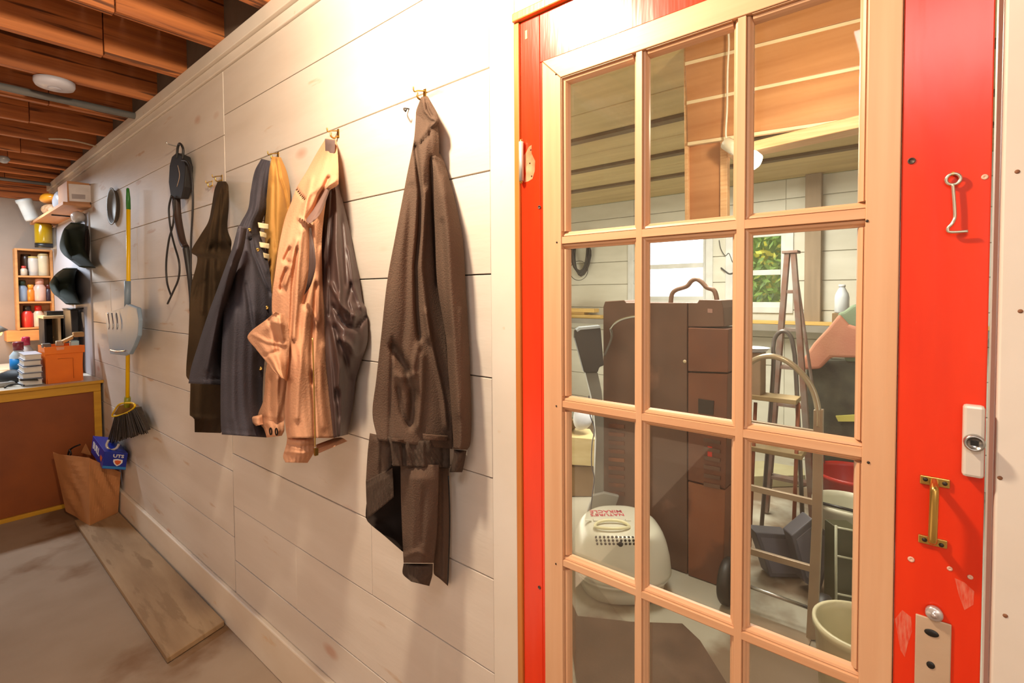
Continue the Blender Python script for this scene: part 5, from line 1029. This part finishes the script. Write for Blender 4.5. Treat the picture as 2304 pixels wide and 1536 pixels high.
box('tool_case', mat('tan_case', '#9d8468', .6), None, XS-.15, XS-.01, b_.y+.03, a.y+.02, tz+.002, a.z-.026, bevel=.006, label='tan case standing on the step stool under the white tray', cat='case')
# pile at the right
XQ = 4.35
M_moss = mat('mottled_cover', '#4e4e40', .9, col2='#2c2c26', scale=9, bump=.5, bscale=40, detail=8)
q = [onx(x, y, XQ) for x, y in [(1812, 832), (1826, 812), (1960, 812), (1960, 1050), (1822, 1040)]]
q[3].z = .003; q[4].z = .003
B().prism(q, (.5, 0, 0)).build('covered_pile', M_moss, None, .03, seg=3, label='large dark mottled cloth-covered pile behind the right side of the door', cat='covered pile')
zq_ = onx(1880, 812, XQ).z
def drape(pts, X, dep, m, name, label, cat, zmin):
    q = [onx(x, y, X) for x, y in pts]; q = [Vector((p.x, p.y, max(p.z, zmin))) for p in q]
    return B().prism(q, (dep, 0, 0)).build(name, m, None, .02, label=label, cat=cat, seg=3)
drape([(1800, 840), (1808, 805), (1830, 772), (1862, 738), (1888, 706), (1910, 730), (1960, 745), (1960, 806), (1870, 804), (1845, 830)], XQ-.06, .05, mat('salmon_tarp', '#bf8468', .7, col2='#b0705a', scale=5, bump=.3), 'salmon_tarp', 'salmon orange tarp draped on the dark covered pile', 'tarp', zq_-.08)
drape([(1884, 704), (1898, 700), (1920, 684), (1960, 690), (1960, 860), (1900, 860)], XQ+.0, .10, mat('sage_cloth', '#7d8f74', .8, bump=.3), 'sage_cloth', 'sage green cloth heaped behind the salmon tarp', 'cloth', zq_+.002)
box('flat_box', mat('grey_white_box', '#a8a494', .6), None, XQ+.12, XQ+.3, onx(1950, 790, XQ).y, onx(1862, 790, XQ).y, zq_+.002, onx(1880, 772, XQ+.02).z, bevel=.004, label='pale grey flat box under the salmon tarp on the pile', cat='box')
jb = onx(1894, 704, XQ+.34)
g = thing('white_jug', 'translucent white jug standing on the pile at the upper right of the middle pane', 'jug', jb)
h_ = onx(1894, 640, XQ+.34).z-jb.z
B().lathe(jb, [(.045, 0), (.05, .01), (.05, h_*.55), (.044, h_*.68), (.022, h_*.88), (.02, h_*.92)], 24).build('jug_body', mat('milky_plastic', '#c9cfd4', .3, bump=0), g)
B().lathe(jb+ZU*h_*.92, [(.024, 0), (.024, h_*.08)], 16).build('cap', K('white_cap', '#e0e2e4'), g)
B().box(jb.x-.045, jb.x+.3, jb.y-.08, jb.y+.06, zq_+.003, jb.z-.001).build('carton_stand', mat('brown_carton', '#8d7250'), None, .003, label='brown carton under the translucent white jug', cat='box')
yb_ = [onx(x, y, XQ-.03) for x, y in [(1880, 936), (1950, 932), (1950, 948), (1886, 948)]]
B().prism(yb_, (.028, 0, 0)).build('yellow_strip', K('yellow_board', '#c8c060', .6), None, label='short yellow strip against the dark covered pile', cat='strip')
# pallet board and boxes on the floor
q = [onz(x, y, .10) for x, y in [(1640, 1040), (1715, 1036), (1808, 1052), (1812, 1068), (1640, 1072)]]
B().prism(q, (0, 0, -.096)).build('floor_slab', mat('cream_slab', '#b8b08a', .7, col2='#a69c78', scale=6), None, .004, label='cream slab lying on the floor behind the hand truck', cat='slab')
M_ch = mat('charcoal_plastic', '#5a5860', .5, bump=.1, col2='#4a4850')
dC = onz(1745, 1303).dot(FH)
def bin_(pts, name, label, dep, tilt):
    q = [ondep(x, y, dC) for x, y in pts]; q = [Vector((p.x, p.y, max(p.z, .006))) for p in q]
    g = thing(name, label, 'bin', q[2]); B().prism(q, FH*dep+ZU*tilt).build('shell', M_ch, g, .006)
    c_ = sum(q, Vector())/len(q); q2 = [c_+(p-c_)*.8-FH*.003 for p in q]
    B().prism(q2, FH*.0025).build('inset_panel', mat('charcoal_panel', '#6c6a74', .45, bump=0), g, .001); return g
bin_([(1699, 1197), (1778, 1203), (1800, 1262), (1812, 1306), (1732, 1298), (1716, 1245)], 'plastic_bin', 'charcoal plastic bin lying on its side behind the hand truck, left one', .10, .0)
dC += -.14
bin_([(1781, 1205), (1828, 1166), (1862, 1198), (1868, 1260), (1846, 1335), (1810, 1310)], 'plastic_bin', 'charcoal plastic bin tipped up behind the hand truck rail, right one', .09, .0)
# tubs
def tub(px, rim_y, rz, r0, r1, m, name, label, cat, rim=.008):
    d = (H-rz)/((rim_y-669)/F_PX); c_ = atd(px, d, .004)
    g = thing(name, label, cat, c_)
    B().lathe(c_, [(r0, 0), (r0*1.02, .01), (r1, rz-.03), (r1+rim, rz-.028), (r1+rim, rz), (r1-.004, rz), (r1-.006, rz-.03), (r0-.006, .012), (.001, .010)], 36).build('shell', m, g)
    return g, c_
wt, wc = tub(1912, 1150, .40, .13, .165, mat('cream_tub', '#d6d2bc', .35, bump=0), 'recycling_tub', 'cream tub holding green and clear bottles at the right edge of the pane', 'tub')
tub(1925, 1082, .36, .18, .23, mat('red_tub', '#b3261c', .35, bump=0), 'red_tub', 'red tub just behind the cream bottle tub', 'tub')
g, c_ = tub(1950, 1440, .36, .125, .15, mat('beige_bucket', '#cfc6a4', .4, bump=0), 'bucket', 'beige plastic bucket nearest the door in the far room', 'bucket')
for i, (dx, dy, col, ln, lab) in enumerate([(-.05, -.03, '#2f9a3c', (.4, .2, 1), 'green bottle leaning leftmost inside the cream tub'), (.0, .05, '#c8d8cc', (-.3, .5, 1), 'clear bottle at the back inside the cream tub'), (.05, -.05, '#58b890', (.2, -.3, 1), 'pale green bottle at the front inside the cream tub')]):
    b0 = wc+RH*dx+FH*dy+ZU*.16
    gg = thing('glass_bottle', lab, 'bottle', b0, 'bottles in the cream tub')
    B().lathe(b0, [(.030, -.12), (.034, -.11), (.034, .06), (.014, .12), (.013, .16)], 18, ln).build('bottle_glass', mat('bottle_glass_%d' % i, col, .08, bump=0, trans=.5), gg)
    B().lathe(b0+Vector(ln).normalized()*.161, [(.015, 0), (.015, .015)], 12, ln).build('cap', K('cap_grey', '#8a8c88'), gg)
# narrow wire rack beside the tub
dR = onz(1897, 1392).dot(FH)
wr_ = thing('wire_rack', 'narrow greenish rack with pale edges standing in front of the cream tub', 'rack', onz(1897, 1392))
for x, y0, y1 in [(1881, 1182, 1392), (1935, 1190, 1420)]:
    a, b_ = ondep(x, y0, dR), ondep(x, y1, dR); b_.z = max(b_.z, .005); B().tube([a, b_], .006, 8, False).build('upright', K('pale_edge', '#b8b8a0'), wr_)
for y in (1186, 1250, 1335):
    a, b_ = ondep(1881, y, dR), ondep(1935, y+10, dR); B().tube([a, b_], .005, 8, False).build('bar', K('pale_edge', '#b8b8a0'), wr_)
a, b_ = ondep(1884, 1188, dR+.02), ondep(1934, 1190, dR+.02); lo_ = ondep(1884, 1400, dR+.02); lo_.z = max(lo_.z, .006)
B().prism([a, b_, Vector((b_.x, b_.y, lo_.z)), Vector((a.x, a.y, lo_.z))], FH*.10).build('side_panel', mat('dark_green_panel', '#3c3c22', .4, bump=0), wr_, .003)
B().tube([wc+RH*-.2+FH*-.02+ZU*.412, wc+RH*-.02+FH*-.19+ZU*.412], .009, 8, False).build('black_rod', M_black, label='short black rod lying across the rim of the cream tub', cat='rod')
